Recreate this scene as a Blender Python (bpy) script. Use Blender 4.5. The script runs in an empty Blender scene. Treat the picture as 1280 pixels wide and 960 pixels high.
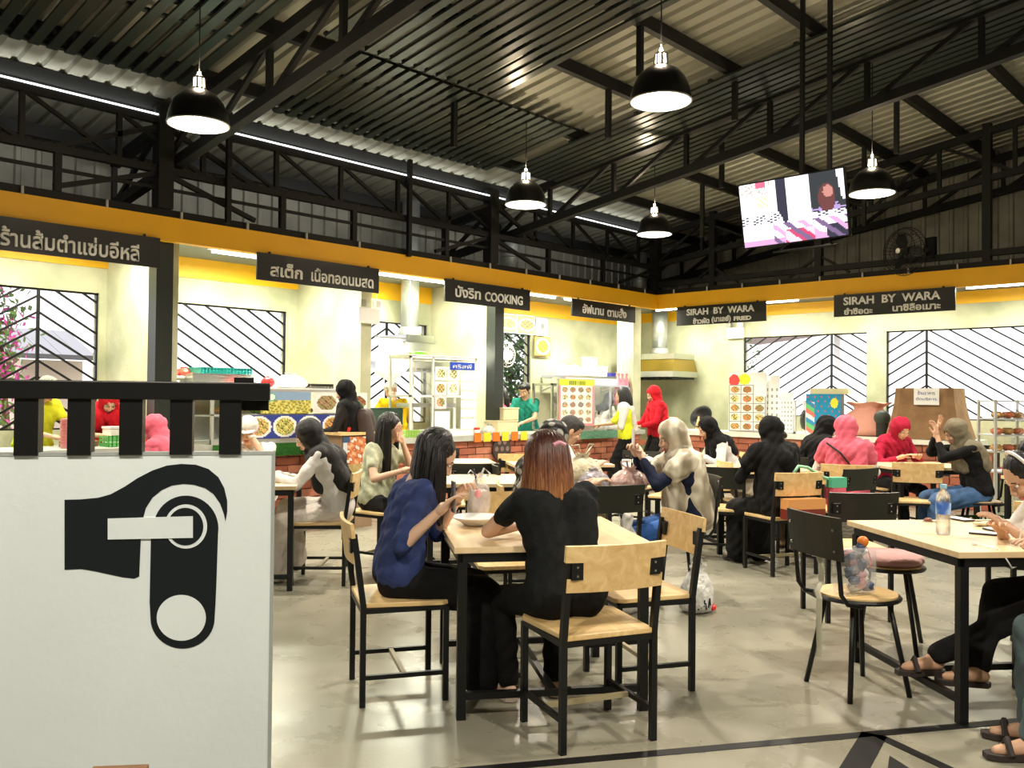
import bpy, bmesh, math, random
import numpy as np
from mathutils import Vector, Matrix
random.seed(7)
SC = bpy.context.scene
COL = SC.collection
PI = math.pi
# ------------------------------------------------------------------ camera
CAM_H = 1.4
def _cam_axes(yaw, pitch, roll):
    cy, sy, cp, sp = math.cos(yaw), math.sin(yaw), math.cos(pitch), math.sin(pitch)
    F = np.array([cy*cp, sy*cp, sp]); R = np.array([sy, -cy, 0.0]); U = np.cross(R, F)
    c, s = math.cos(roll), math.sin(roll)
    return F, c*R+s*U, -s*R+c*U
CF, CR, CU = _cam_axes(math.radians(43.40), math.radians(.834), math.radians(.559))
FPX = 1100.0
cd = bpy.data.cameras.new('camera'); cam = bpy.data.objects.new('camera', cd); COL.objects.link(cam)
cd.sensor_width = 36; cd.lens = FPX/1280*36; cd.clip_start = .05; cd.clip_end = 300
cam.matrix_world = Matrix(((CR[0], CU[0], -CF[0], 0), (CR[1], CU[1], -CF[1], 0), (CR[2], CU[2], -CF[2], CAM_H), (0, 0, 0, 1)))
SC.camera = cam
# ------------------------------------------------------------------ world, exposure
SC.view_settings.view_transform = 'Standard'; SC.view_settings.look = 'None'
SC.view_settings.gamma = 1; SC.view_settings.use_curve_mapping = False
SC.view_settings.exposure = 0.85
W = bpy.data.worlds.new('sky'); SC.world = W; W.use_nodes = True
W.node_tree.nodes['Background'].inputs[0].default_value = (1.0, .965, 1.0, 1)
W.node_tree.nodes['Background'].inputs[1].default_value = 1.25
LAMP_W, TUBE_W = 62, 40
# ------------------------------------------------------------------ pixel measuring helpers (photo frame 1280x960) -> real planes
def ray(x, y): return CF+CR*(x-640)/FPX-CU*(y-480)/FPX
def onz(x, y, z=0.0):
    d = ray(x, y); return np.array([0, 0, CAM_H])+(z-CAM_H)/d[2]*d
def onY(x, y, Y):
    d = ray(x, y); return np.array([0, 0, CAM_H])+Y/d[1]*d
def onX(x, y, X):
    d = ray(x, y); return np.array([0, 0, CAM_H])+X/d[0]*d
def atw(x, y, w): return np.array([0, 0, CAM_H])+ray(x, y)*w
# ------------------------------------------------------------------ materials
MATS = {}
def mat(key, col, rough=.6, metal=0.0, var=0.0, vscale=8.0, bump=0.0, bscale=40.0, emit=0.0, alpha=1.0, trans=0.0, col2=None, stretch=None, spec=.5, sheen=0.0, detail=4.0):
    if key in MATS: return MATS[key]
    m = bpy.data.materials.new(key); m.use_nodes = True; nt = m.node_tree; b = nt.nodes['Principled BSDF']
    b.inputs['Base Color'].default_value = (*col, 1); b.inputs['Roughness'].default_value = rough; b.inputs['Metallic'].default_value = metal
    b.inputs['Specular IOR Level'].default_value = spec
    if sheen: b.inputs['Sheen Weight'].default_value = sheen
    if emit: b.inputs['Emission Color'].default_value = (*col, 1); b.inputs['Emission Strength'].default_value = emit
    if alpha < 1: b.inputs['Alpha'].default_value = alpha
    if trans: b.inputs['Transmission Weight'].default_value = trans
    if var or bump:
        tc = nt.nodes.new('ShaderNodeTexCoord'); mp = nt.nodes.new('ShaderNodeMapping'); nt.links.new(tc.outputs['Object'], mp.inputs[0])
        if stretch: mp.inputs['Scale'].default_value = stretch
    if var:
        n = nt.nodes.new('ShaderNodeTexNoise'); n.inputs['Scale'].default_value = vscale; n.inputs['Detail'].default_value = detail
        nt.links.new(mp.outputs[0], n.inputs[0])
        r = nt.nodes.new('ShaderNodeValToRGB'); c2 = col2 or tuple(c*(1-var) for c in col)
        r.color_ramp.elements[0].color = (*c2, 1); r.color_ramp.elements[1].color = (*col, 1)
        r.color_ramp.elements[0].position = .35; r.color_ramp.elements[1].position = .65
        nt.links.new(n.outputs[0], r.inputs[0]); nt.links.new(r.outputs[0], b.inputs['Base Color'])
    if bump:
        n2 = nt.nodes.new('ShaderNodeTexNoise'); n2.inputs['Scale'].default_value = bscale; n2.inputs['Detail'].default_value = 3
        nt.links.new(mp.outputs[0], n2.inputs[0]); bp = nt.nodes.new('ShaderNodeBump'); bp.inputs['Strength'].default_value = bump; bp.inputs['Distance'].default_value = .02
        nt.links.new(n2.outputs[0], bp.inputs['Height']); nt.links.new(bp.outputs[0], b.inputs['Normal'])
    MATS[key] = m; return m
def print_mat():
    if 'print' in MATS: return MATS['print']
    m = bpy.data.materials.new('print'); m.use_nodes = True; nt = m.node_tree; b = nt.nodes['Principled BSDF']
    a = nt.nodes.new('ShaderNodeAttribute'); a.attribute_name = 'Col'; nt.links.new(a.outputs['Color'], b.inputs['Base Color']); b.inputs['Roughness'].default_value = .45
    MATS['print'] = m; return m
def screen_mat():
    m = bpy.data.materials.new('screen'); m.use_nodes = True; nt = m.node_tree; b = nt.nodes['Principled BSDF']
    a = nt.nodes.new('ShaderNodeAttribute'); a.attribute_name = 'Col'; nt.links.new(a.outputs['Color'], b.inputs['Emission Color'])
    b.inputs['Base Color'].default_value = (.01, .01, .01, 1); b.inputs['Emission Strength'].default_value = 1.0; b.inputs['Roughness'].default_value = .3
    return m
def floor_mat():
    m = bpy.data.materials.new('polished_concrete'); m.use_nodes = True; nt = m.node_tree; b = nt.nodes['Principled BSDF']
    tc = nt.nodes.new('ShaderNodeTexCoord')
    def noise(s, d=5, dist=0):
        n = nt.nodes.new('ShaderNodeTexNoise'); n.inputs['Scale'].default_value = s; n.inputs['Detail'].default_value = d; n.inputs['Distortion'].default_value = dist
        nt.links.new(tc.outputs['Object'], n.inputs[0]); return n
    n1, n2, n3 = noise(.8, 4, .3), noise(3.5, 5, .2), noise(60, 2)
    r1 = nt.nodes.new('ShaderNodeValToRGB'); e = r1.color_ramp.elements
    e[0].position = .28; e[0].color = (.23, .225, .175, 1); e[1].position = .72; e[1].color = (.40, .39, .315, 1)
    x = r1.color_ramp.elements.new(.5); x.color = (.31, .30, .24, 1)
    nt.links.new(n1.outputs[0], r1.inputs[0])
    r2 = nt.nodes.new('ShaderNodeValToRGB'); r2.color_ramp.elements[0].position = .3; r2.color_ramp.elements[0].color = (.84, .83, .80, 1); r2.color_ramp.elements[1].position = .8
    nt.links.new(n2.outputs[0], r2.inputs[0])
    mx = nt.nodes.new('ShaderNodeMix'); mx.data_type = 'RGBA'; mx.blend_type = 'MULTIPLY'; mx.inputs[0].default_value = 1
    nt.links.new(r1.outputs[0], mx.inputs[6]); nt.links.new(r2.outputs[0], mx.inputs[7]); nt.links.new(mx.outputs[2], b.inputs['Base Color'])
    rr = nt.nodes.new('ShaderNodeMapRange'); rr.inputs[3].default_value = .16; rr.inputs[4].default_value = .42; nt.links.new(n2.outputs[0], rr.inputs[0]); nt.links.new(rr.outputs[0], b.inputs['Roughness'])
    bp = nt.nodes.new('ShaderNodeBump'); bp.inputs['Strength'].default_value = .05; bp.inputs['Distance'].default_value = .01; nt.links.new(n3.outputs[0], bp.inputs['Height']); nt.links.new(bp.outputs[0], b.inputs['Normal'])
    return m
def pattern_mat(key, kind, c1, c2, scale, rough=.7, metal=0.0):
    if key in MATS: return MATS[key]
    m = bpy.data.materials.new(key); m.use_nodes = True; nt = m.node_tree; b = nt.nodes['Principled BSDF']; b.inputs['Roughness'].default_value = rough; b.inputs['Metallic'].default_value = metal
    tc = nt.nodes.new('ShaderNodeTexCoord')
    r = nt.nodes.new('ShaderNodeValToRGB'); r.color_ramp.elements[0].color = (*c1, 1); r.color_ramp.elements[1].color = (*c2, 1)
    if kind == 'voronoi':
        n = nt.nodes.new('ShaderNodeTexVoronoi'); n.inputs['Scale'].default_value = scale; r.color_ramp.elements[0].position = .38; r.color_ramp.elements[1].position = .5; o = n.outputs['Distance']
    elif kind == 'wave':
        n = nt.nodes.new('ShaderNodeTexWave'); n.inputs['Scale'].default_value = scale; n.inputs['Distortion'].default_value = 6; n.inputs['Detail'].default_value = 3; r.color_ramp.elements[0].position = .2; r.color_ramp.elements[1].position = .8; o = n.outputs['Fac']
    elif kind == 'stripe':
        n = nt.nodes.new('ShaderNodeTexWave'); n.inputs['Scale'].default_value = scale; r.color_ramp.elements[0].position = .3; r.color_ramp.elements[1].position = .5; o = n.outputs['Fac']
    elif kind == 'wood':
        mp = nt.nodes.new('ShaderNodeMapping'); mp.inputs['Scale'].default_value = (1.2, 9, 9); nt.links.new(tc.outputs['Object'], mp.inputs[0])
        n = nt.nodes.new('ShaderNodeTexNoise'); n.inputs['Scale'].default_value = scale; n.inputs['Detail'].default_value = 6; n.inputs['Distortion'].default_value = 1.2
        nt.links.new(mp.outputs[0], n.inputs[0]); r.color_ramp.elements[0].position = .3; r.color_ramp.elements[1].position = .68; o = n.outputs[0]
    else:
        n = nt.nodes.new('ShaderNodeTexChecker'); n.inputs['Scale'].default_value = scale; o = n.outputs['Fac']
    if kind != 'wood': nt.links.new(tc.outputs['Object'], n.inputs[0])
    nt.links.new(o, r.inputs[0]); nt.links.new(r.outputs[0], b.inputs['Base Color']); MATS[key] = m; return m
def fabric(key, col, rough=.85): return mat(key, col, rough, var=.22, vscale=7, bump=.55, bscale=16, spec=.2)
BLACKM = mat('black_painted_steel', (.006, .0065, .007), .42, spec=.35)
ROOFBLK = mat('black_roof_steel', (.006, .0065, .0065), .55, spec=.3)
WOOD = pattern_mat('birch_plywood', 'wood', (.66, .42, .17), (.85, .64, .32), 1.6, .38)
WOODT = pattern_mat('tabletop_laminate', 'wood', (.72, .52, .30), (.86, .69, .43), 1.3, .3)
CONC = mat('raw_concrete', (.62, .61, .43), .8, var=.3, vscale=1.6, bump=.15, bscale=30, detail=8, col2=(.37, .38, .25))
SOFFIT = mat('grey_soffit_plaster', (.20, .20, .16), .8)
YEL = mat('yellow_paint', (.90, .47, .005), .5, var=.06, vscale=3)
WHITEP = mat('white_paint', (.86, .87, .86), .45)
WHITEPL = mat('white_plastic', (.85, .85, .83), .4)
STEEL = mat('stainless_steel', (.55, .56, .55), .28, 1.0)
GALV = mat('galvanised_duct', (.50, .52, .50), .42, .6, var=.2, vscale=5)
GLASS = mat('clear_glass', (.95, .98, .97), .03, trans=1.0, alpha=.10)
RED = mat('red_plastic', (.75, .03, .03), .35)
GREENP = mat('green_plastic', (.10, .42, .10), .4)
CREAM = mat('cream_plastic', (.80, .74, .50), .5)
DARK = mat('dark_void', (.02, .02, .018), .8)
SKIN = mat('skin', (.62, .37, .24), .5, var=.08, vscale=6)
SKINL = mat('fair_skin', (.72, .47, .34), .5, var=.06, vscale=6)
# ------------------------------------------------------------------ mesh builder
class MB:
    def __init__(s): s.v = []; s.f = []
    def add(s, vs, fs, M=None):
        o = len(s.v)
        for p in vs:
            p = Vector(p); s.v.append(tuple(M @ p) if M is not None else tuple(p))
        s.f += [tuple(i+o for i in f) for f in fs]; return s
    def box(s, x0, y0, z0, x1, y1, z1, M=None):
        vs = [(x, y, z) for z in (z0, z1) for y in (y0, y1) for x in (x0, x1)]
        return s.add(vs, [(0, 2, 3, 1), (4, 5, 7, 6), (0, 1, 5, 4), (2, 6, 7, 3), (0, 4, 6, 2), (1, 3, 7, 5)], M)
    def bar(s, a, b, w, h=None, up=(0, 0, 1)):
        a, b = Vector(a), Vector(b); h = h or w; d = (b-a); L = d.length
        if L < 1e-6: return s
        d /= L; u = Vector(up)
        if abs(d.dot(u)) > .99: u = Vector((1, 0, 0))
        sx = d.cross(u).normalized(); uz = sx.cross(d)
        vs = [p+sx*(i*w/2)+uz*(j*h/2) for p in (a, b) for (i, j) in ((-1, -1), (1, -1), (1, 1), (-1, 1))]
        return s.add(vs, [(0, 1, 2, 3), (7, 6, 5, 4), (0, 4, 5, 1), (1, 5, 6, 2), (2, 6, 7, 3), (3, 7, 4, 0)])
    def tube(s, pts, r, n=8, r2=None, flat=1.0):
        pts = [Vector(p) for p in pts]; N = len(pts); rings = []
        prev = None
        for i, p in enumerate(pts):
            d = (pts[min(i+1, N-1)]-pts[max(i-1, 0)]).normalized()
            if prev is None:
                u = Vector((0, 0, 1)) if abs(d.z) < .9 else Vector((1, 0, 0))
            else: u = prev
            sx = d.cross(u)
            if sx.length < 1e-4: sx = d.cross(Vector((0, 1, 0)))
            sx.normalize(); uz = sx.cross(d); prev = uz
            rr = (r[i] if isinstance(r, (list, tuple)) else (r+(r2-r)*i/(N-1) if r2 is not None else r))
            rings.append([p+sx*(math.cos(2*PI*k/n)*rr)+uz*(math.sin(2*PI*k/n)*rr*flat) for k in range(n)])
        vs = [q for rg in rings for q in rg]; fs = [tuple(range(n))[::-1], tuple(range((N-1)*n, N*n))]
        for i in range(N-1):
            for k in range(n): fs.append((i*n+k, i*n+(k+1) % n, (i+1)*n+(k+1) % n, (i+1)*n+k))
        return s.add(vs, fs)
    def lathe(s, prof, c=(0, 0, 0), n=24, M=None, close=False):
        vs = []; fs = []
        for (r, z) in prof:
            for k in range(n): vs.append((c[0]+r*math.cos(2*PI*k/n), c[1]+r*math.sin(2*PI*k/n), c[2]+z))
        m = len(prof)
        for i in range(m-1):
            for k in range(n): fs.append((i*n+k, i*n+(k+1) % n, (i+1)*n+(k+1) % n, (i+1)*n+k))
        if close: fs.append(tuple(range(n))[::-1]); fs.append(tuple(range((m-1)*n, m*n)))
        return s.add(vs, fs, M)
    def cyl(s, c, r, z0, z1, n=20, r2=None): return s.lathe([(r, z0), (r2 if r2 else r, z1)], c, n, close=True)
    def ell(s, c, rx, ry, rz, n=14, m=9, M=None, jit=0):
        vs = [(c[0], c[1], c[2]-rz)]; fs = []
        for i in range(1, m):
            a = -PI/2+PI*i/m
            for k in range(n):
                j = 1+random.uniform(-jit, jit)
                vs.append((c[0]+rx*j*math.cos(a)*math.cos(2*PI*k/n), c[1]+ry*j*math.cos(a)*math.sin(2*PI*k/n), c[2]+rz*j*math.sin(a)))
        vs.append((c[0], c[1], c[2]+rz)); t = len(vs)-1
        for k in range(n):
            fs.append((0, 1+(k+1) % n, 1+k)); fs.append((t, 1+(m-2)*n+k, 1+(m-2)*n+(k+1) % n))
            for i in range(m-2): fs.append((1+i*n+k, 1+i*n+(k+1) % n, 1+(i+1)*n+(k+1) % n, 1+(i+1)*n+k))
        return s.add(vs, fs, M)
    def prism(s, pts, z0, z1, M=None):
        n = len(pts); vs = [(p[0], p[1], z0) for p in pts]+[(p[0], p[1], z1) for p in pts]
        fs = [tuple(range(n))[::-1], tuple(range(n, 2*n))]+[(i, (i+1) % n, n+(i+1) % n, n+i) for i in range(n)]
        return s.add(vs, fs, M)
    def mesh(s, name, m, smooth=False):
        me = bpy.data.meshes.new(name); me.from_pydata(s.v, [], s.f); me.materials.append(m)
        if smooth: me.shade_smooth()
        me.update(); return me
def link(name, me, parent=None, loc=(0, 0, 0), rot=(0, 0, 0)):
    o = bpy.data.objects.new(name, me); COL.objects.link(o); o.location = loc; o.rotation_euler = rot
    if parent is not None: o.parent = parent
    return o
def P(name, mb, m, parent=None, smooth=False, bevel=0.0, **k):
    o = link(name, mb.mesh(name, m, smooth), parent, **k)
    if bevel:
        b = o.modifiers.new('b', 'BEVEL'); b.width = bevel; b.segments = 2; b.limit_method = 'ANGLE'
    return o
def tag(o, label, cat, group=None, kind=None):
    o['label'] = label; o['category'] = cat
    if group: o['group'] = group
    if kind: o['kind'] = kind
    return o
def T(name, label, cat, loc=(0, 0, 0), rz=0.0, group=None):
    o = link(name, None, None, tuple(float(c) for c in loc), (0, 0, rz)); return tag(o, label, cat, group)
def S(name, mb, m, parent=None, **k):
    o = P(name, mb, m, parent, **k)
    if parent is None: o['kind'] = 'structure'
    return o
def copy_tree(o, loc, rz, label, group=None):
    c = o.copy(); COL.objects.link(c); c.location = tuple(float(q) for q in loc); c.rotation_euler = (0, 0, rz); c['label'] = label
    if group: c['group'] = group
    for ch in list(o.children):
        d = ch.copy(); COL.objects.link(d); d.parent = c
        for g in ch.children:
            e = g.copy(); COL.objects.link(e); e.parent = d
    return c
def picture(name, w, h, nx, ny, func, parent, loc, rot, m=None):
    """flat print: grid in local XZ plane facing -Y, colours painted by func(u,v)"""
    xs = np.linspace(-w/2, w/2, nx+1); zs = np.linspace(0, h, ny+1)
    vs = [(x, 0, z) for z in zs for x in xs]; fs = []
    cols = []
    for j in range(ny):
        for i in range(nx):
            a = j*(nx+1)+i; fs.append((a, a+1, a+nx+2, a+nx+1)); c = func((i+.5)/nx, (j+.5)/ny); cols += [(*c, 1)]*4
    me = bpy.data.meshes.new(name); me.from_pydata(vs, [], fs); at = me.color_attributes.new('Col', 'FLOAT_COLOR', 'CORNER')
    at.data.foreach_set('color', np.array(cols, dtype=np.float32).ravel()); me.materials.append(m or print_mat())
    return link(name, me, parent, loc, rot)
def text(body, h, m, parent, loc, rot, width=None, depth=.004, name='lettering', bold=.0):
    c = bpy.data.curves.new('t', 'FONT'); c.body = body; c.size = h; c.extrude = depth; c.align_x = 'CENTER'; c.align_y = 'CENTER'; c.resolution_u = 3; c.bevel_depth = bold; c.bevel_resolution = 0
    o = bpy.data.objects.new('t', c); COL.objects.link(o); dg = bpy.context.evaluated_depsgraph_get(); me = bpy.data.meshes.new_from_object(o.evaluated_get(dg))
    bpy.data.objects.remove(o); me.materials.clear(); me.materials.append(m); me.name = name
    n = len(me.vertices); co = np.zeros(n*3); me.vertices.foreach_get('co', co); co = co.reshape(-1, 3)
    cx = (co[:, 0].max()+co[:, 0].min())/2; cy = (co[:, 1].max()+co[:, 1].min())/2; co[:, 0] -= cx; co[:, 1] -= cy
    if width: co[:, 0] *= width/(co[:, 0].max()-co[:, 0].min())
    me.vertices.foreach_set('co', co.ravel()); me.update()
    return link(name, me, parent, loc, rot)
ROT_L = (0, 0, 0)            # prints on the back wall face -Y
ROT_R = (0, 0, -PI/2)        # prints on the right wall face -X
"""text local XY plane -> stand up"""
TXT_L = (PI/2, 0, 0); TXT_R = (PI/2, 0, -PI/2)
# ================================================================== structure
XL, YB, XR, YF = -4.5, 10.0, 14.0, -5.0      # room extents: left end, back wall, right wall, wall behind the camera
def roofz(y): return 4.33+.146*(8.36-y)
S('floor', MB().box(XL, YF, -.05, XR, YB, 0), floor_mat())
S('ground', MB().box(-30, -20, -.3, 50, 45, -.12), mat('outdoor_paving', (.6, .58, .55), .9, var=.2, vscale=2))
def wall_with_windows(name, axis, pos, a0, a1, z1, wins, th=.15):
    mb = MB()
    def bx(u0, u1, za, zb):
        if u1-u0 < 1e-4 or zb-za < 1e-4: return
        if axis == 'y': mb.box(u0, pos, za, u1, pos+th, zb)
        else: mb.box(pos, u0, za, pos+th, u1, zb)
    cur = a0
    for (u0, u1, s, t) in sorted(wins):
        bx(cur, u0, 0, z1); bx(u0, u1, 0, s); bx(u0, u1, t, z1); cur = u1
    bx(cur, a1, 0, z1)
    return S(name, mb, CONC)
WL = [(1.2, 3.92, 1.0, 2.5), (4.25, 6.3, 1.0, 2.48), (6.75, 8.72, 1.0, 2.46), (9.70, 11.03, 1.0, 2.46)]
WR = [(5.50, 7.66, 1.12, 2.48), (1.6, 5.20, 1.12, 2.48)]
wall_with_windows('wall_back', 'y', YB, XL, XR+.15, 3.15, WL)
wall_with_windows('wall_right', 'x', XR, YF, YB, 3.15, WR)
S('wall_left', MB().box(XL-.15, YF, 0, XL, YB, 6.4), mat('grey_wall', (.42, .42, .38), .8))
S('wall_front', MB().box(XL, YF-.15, 0, XR, YF, 6.5), MATS['grey_wall'])
# chevron grilles
def grille(idx, axis, pos, u0, u1, z0, z1, ua, slope=.62, pitch=.172, flip=1, phase=0):
    w = link('window_%d' % idx, None); w['kind'] = 'structure'
    mb = MB(); t = .035
    def pt(u, z, d=0): return (u, pos+.05+d, z) if axis == 'y' else (pos+.05+d, u, z)
    for a, b in (((u0, z0), (u1, z0)), ((u0, z1), (u1, z1)), ((u0, z0), (u0, z1)), ((u1, z0), (u1, z1))): mb.bar(pt(*a), pt(*b), t)
    P('window_frame', mb, BLACKM, w)
    mb = MB().bar(pt(ua, z0), pt(ua, z1), .03); P('mullion', mb, BLACKM, w)
    for side in (-1, 1):
        ue = u0 if side < 0 else u1; span = abs(ue-ua)
        if span < .05: continue
        za = z0+phase
        while za < z1+span*slope:
            # bar starts at apex (ua, za) and falls away to the side
            pa, pb = (ua, za), (ue, za-span*slope)
            def clip(p, q):
                (x1, y1), (x2, y2) = p, q
                ts = [0.0, 1.0]
                for lim, sgn in ((z1, 1), (z0, -1)):
                    f1, f2 = sgn*(y1-lim), sgn*(y2-lim)
                    if f1 > 0 and f2 > 0: return None
                    if f1 > 0: ts[0] = max(ts[0], f1/(f1-f2))
                    if f2 > 0: ts[1] = min(ts[1], f1/(f1-f2))
                if ts[1]-ts[0] < .02: return None
                g = lambda k: (x1+(x2-x1)*k, y1+(y2-y1)*k)
                return g(ts[0]), g(ts[1])
            c = clip(pa, pb)
            if c: P('grille_bar', MB().bar(pt(*c[0]), pt(*c[1]), .022), BLACKM, w)
            za += pitch
        # short bars from below the apex on the far side start at the sill
    return w
grille(1, 'y', YB, *WL[0][:2], 1.0, 2.5, 3.31, phase=.05)
grille(2, 'y', YB, *WL[1][:2], 1.0, 2.48, 4.76, phase=.02)
grille(3, 'y', YB, *WL[2][:2], 1.0, 2.46, 7.98)
grille(4, 'y', YB, *WL[3][:2], 1.0, 2.46, 9.72)
grille(5, 'x', XR, *WR[0][:2], 1.12, 2.48, float(onX(1038, 450, XR)[1]))
grille(6, 'x', XR, *WR[1][:2], 1.12, 2.48, float(onX(1157, 450, XR)[1]))
# partitions, soffit, fascia
for i, (x, y1, th) in enumerate(((4.0, 8.62, .16), (6.45, 8.62, .16), (8.78, 8.62, .16), (12.05, 8.62, .22))):
    S('wall_partition_%d' % (i+1), MB().box(x, y1, 0, x+th, YB if i < 3 else 8.95, 3.02), CONC)
mb = MB().box(XL, 8.42, 3.02, 12.42, YB, 3.10).box(12.42, YF, 3.02, XR, YB, 3.10)
S('trim_1', mb, SOFFIT)
mb = MB().box(XL, 8.34, 2.89, 12.32, 8.44, 3.125); fas = S('trim_2', mb, YEL)
S('trim_3', MB().box(12.32, YF, 2.89, 12.42, 8.44, 3.125), YEL)
S('trim_4', MB().box(XL, YB-.02, 2.78, XR, YB, 3.02), YEL)
S('trim_5', MB().box(XR-.02, YF, 2.84, XR, YB-.02, 3.02), YEL)
# black ledge over the fascia with small conduit clips
mb = MB().box(XL, 8.36, 3.125, 12.36, 8.42, 3.20).box(12.34, YF, 3.125, 12.40, 8.42, 3.20)
tr6 = S('trim_6', mb, ROOFBLK)
clip = MB().box(-.01, -.01, 0, .01, .01, .07).mesh('conduit_clip', mat('clip_grey', (.45, .45, .42), .5))
for k in range(14): link('conduit_clip', clip, tr6, (2.6+k*.72, 8.33, 3.12))
for k in range(14): link('conduit_clip', clip, tr6, (12.31, 8.0-k*.62, 3.12))
# upper corrugated walls (sheets of their own)
ZINC = mat('zinc_sheet', (.34, .34, .29), .5, .25, var=.25, vscale=3, bump=.05)
def sheet_profile(wid, pitch, dep):
    pts = []; k = int(round(wid/pitch))
    for i in range(k):
        x = i*pitch; pts += [(x, 0), (x+pitch*.62, 0), (x+pitch*.70, dep), (x+pitch*.92, dep)]
    pts.append((wid, 0)); return pts
def sheet(wid, pitch, dep, L, m, name):
    """profile along local X, ribs rise +Z, length along +Y"""
    pr = sheet_profile(wid, pitch, dep); n = len(pr)
    vs = [(x, 0, z) for x, z in pr]+[(x, L, z) for x, z in pr]+[(x, 0, z+.004) for x, z in pr]+[(x, L, z+.004) for x, z in pr]
    fs = [(i, i+1, n+i+1, n+i) for i in range(n-1)]+[(2*n+i, 3*n+i, 3*n+i+1, 2*n+i+1) for i in range(n-1)]
    mb = MB(); mb.add(vs, fs); return mb.mesh(name, m)
cw = link('wall_upper_back', None); cw['kind'] = 'structure'
sh = sheet(.8, .2, .025, 1.0, ZINC, 'wall_sheet')
for k in range(24):
    if XL+k*.8 < XR: link('wall_sheet', sh, cw, (XL+k*.8, YB-.02, 3.08), (PI/2, 0, 0))
cw = link('wall_upper_right', None); cw['kind'] = 'structure'
for k in range(19):
    y = YB-k*.8; sh = sheet(.8, .2, .025, roofz(y-.8)-3.08, ZINC, 'wall_sheet'); link('wall_sheet', sh, cw, (XR-.02, y, 3.08), (PI/2, 0, -PI/2))
# roof
ROOFM = mat('roof_sheet_underside', (.33, .33, .27), .42, .3, var=.18, vscale=2)
th = math.atan(.146); Lr = (YB+1.1-YF)/math.cos(th)
roof = link('ceiling', None); roof['kind'] = 'structure'
sh = sheet(.8, .2, .035, Lr, ROOFM, 'roof_sheet')
for k in range(24): link('roof_sheet', sh, roof, (XR+.2-(k+1)*.8, YF, roofz(YF)), (-th, 0, 0))
# purlins along X
def frame_obj(name, mb, m=ROOFBLK): return S(name, mb, m)
mb_n = 0
for y in (9.7, 8.5, 7.72, 6.62, 5.56, 4.6, 3.68, 2.79, 1.8, .8, -.2, -1.2, -2.2, -3.4):
    o = S('roof_purlin', MB().box(XL, y-.035, roofz(y)-.13, XR, y+.035, roofz(y)-.005), ROOFBLK)
# inclined trusses along Y at X=4.0, 8.9
def truss(x, y0, y1, off_up, off_lo, n):
    t = link('roof_truss', None); t['kind'] = 'structure'
    up = lambda y: (x, y, roofz(y)-off_up); lo = lambda y: (x, y, roofz(y)-off_lo)
    P('top_chord', MB().bar(up(y0), up(y1), .10, .10), ROOFBLK, t); P('bottom_chord', MB().bar(lo(y0), lo(y1), .10, .10), ROOFBLK, t)
    d = (y1-y0)/n
    for i in range(n+1):
        P('web_post', MB().bar(up(y0+i*d), lo(y0+i*d), .05), ROOFBLK, t)
        if i < n: P('web_diagonal', MB().bar(lo(y0+i*d), up(y0+(i+1)*d), .045), ROOFBLK, t)
    return t
truss(4.02, YB-.1, YF, .16, .64, 14); truss(8.93, YB-.1, YF, .16, .64, 14); truss(13.85, YB-.1, YF, .16, .64, 14); truss(-.9, YB-.1, YF, .16, .64, 14)
# eave truss along X at Y = 8.36 and gable truss along Y at X = 12.33
t = link('eave_truss', None); t['kind'] = 'structure'
def seg(nm, a, b, w, h=None): P(nm, MB().bar(a, b, w, h), ROOFBLK, t)
Ye = 8.38
seg('top_chord', (XL, Ye, 4.06), (12.35, Ye, 4.06), .07); seg('bottom_chord', (XL, Ye, 3.58), (12.35, Ye, 3.58), .07, .07)
P('lit_edge', MB().box(XL, Ye-.045, 4.095, 12.3, Ye-.01, 4.11), mat('led_strip', (.95, 1.0, 1.0), .35, emit=1.6), t)
for k in range(4):
    l = bpy.data.lights.new('strip_light', 'AREA'); l.shape = 'RECTANGLE'; l.size = 3.8; l.size_y = .04; l.energy = 7; l.color = (1.0, 1.0, .95); lo = link('strip_light', l, t, (-1.5+k*3.9, Ye+.02, 4.125)); lo.rotation_euler = (math.radians(125), 0, 0)
xs = [i*.84-1.6 for i in range(17)]
for i, x in enumerate(xs):
    if x > 12.2: break
    seg('web_post', (x, Ye, 3.58), (x, Ye, 4.06), .045)
    if i % 1 == 0 and x+.84 < 12.3: seg('web_diagonal', (x, Ye, 4.05), (x+.84, Ye, 3.60), .035)
for x in (1.4, 2.9, 5.2, 6.15, 7.6, 9.6, 10.9): seg('strut_post', (x, Ye, 3.2), (x, Ye, 3.58), .06)
for x in (3.87, 8.42, 12.33): seg('steel_column', (x, Ye, 3.2), (x, Ye, 4.2), .15, .15)
for x in (8.42, 12.33, 3.87):
    for s in (-1, 1):
        if x+s*1.0 < 12.4: seg('knee_brace', (x+s*1.0, Ye, 3.24), (x, Ye, 3.56), .045); seg('rail_brace', (x+s*1.0, Ye, 3.60), (x, Ye, 4.02), .045)
seg('mid_rail', (XL, Ye, 3.40), (12.35, Ye, 3.40), .03)
t = link('gable_truss', None); t['kind'] = 'structure'
Xg = 12.35
seg('bottom_chord', (Xg, 8.4, 3.62), (Xg, -4.9, 3.62+.125*13.3), .08); seg('top_chord', (Xg, 8.4, 4.12), (Xg, -4.9, 4.12+.146*13.3), .09)
seg('wall_rail', (Xg, 8.4, 3.30), (Xg, -4.9, 3.30), .08, .08)
for i in range(15):
    y = 8.4-i*.9; zl = 3.62+.125*(8.4-y); zu = 4.12+.146*(8.4-y)
    seg('web_post', (Xg, y, zl), (Xg, y, zu), .05)
    seg('web_diagonal', (Xg, y, zu if i % 2 else zl), (Xg, y-.9, (zl if i % 2 else zu)+.12), .04)
for y in (7.3, 5.55, 3.32, 1.4): seg('steel_column', (Xg, y, 3.2), (Xg, y, roofz(y)-.1), .10, .10)
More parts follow.
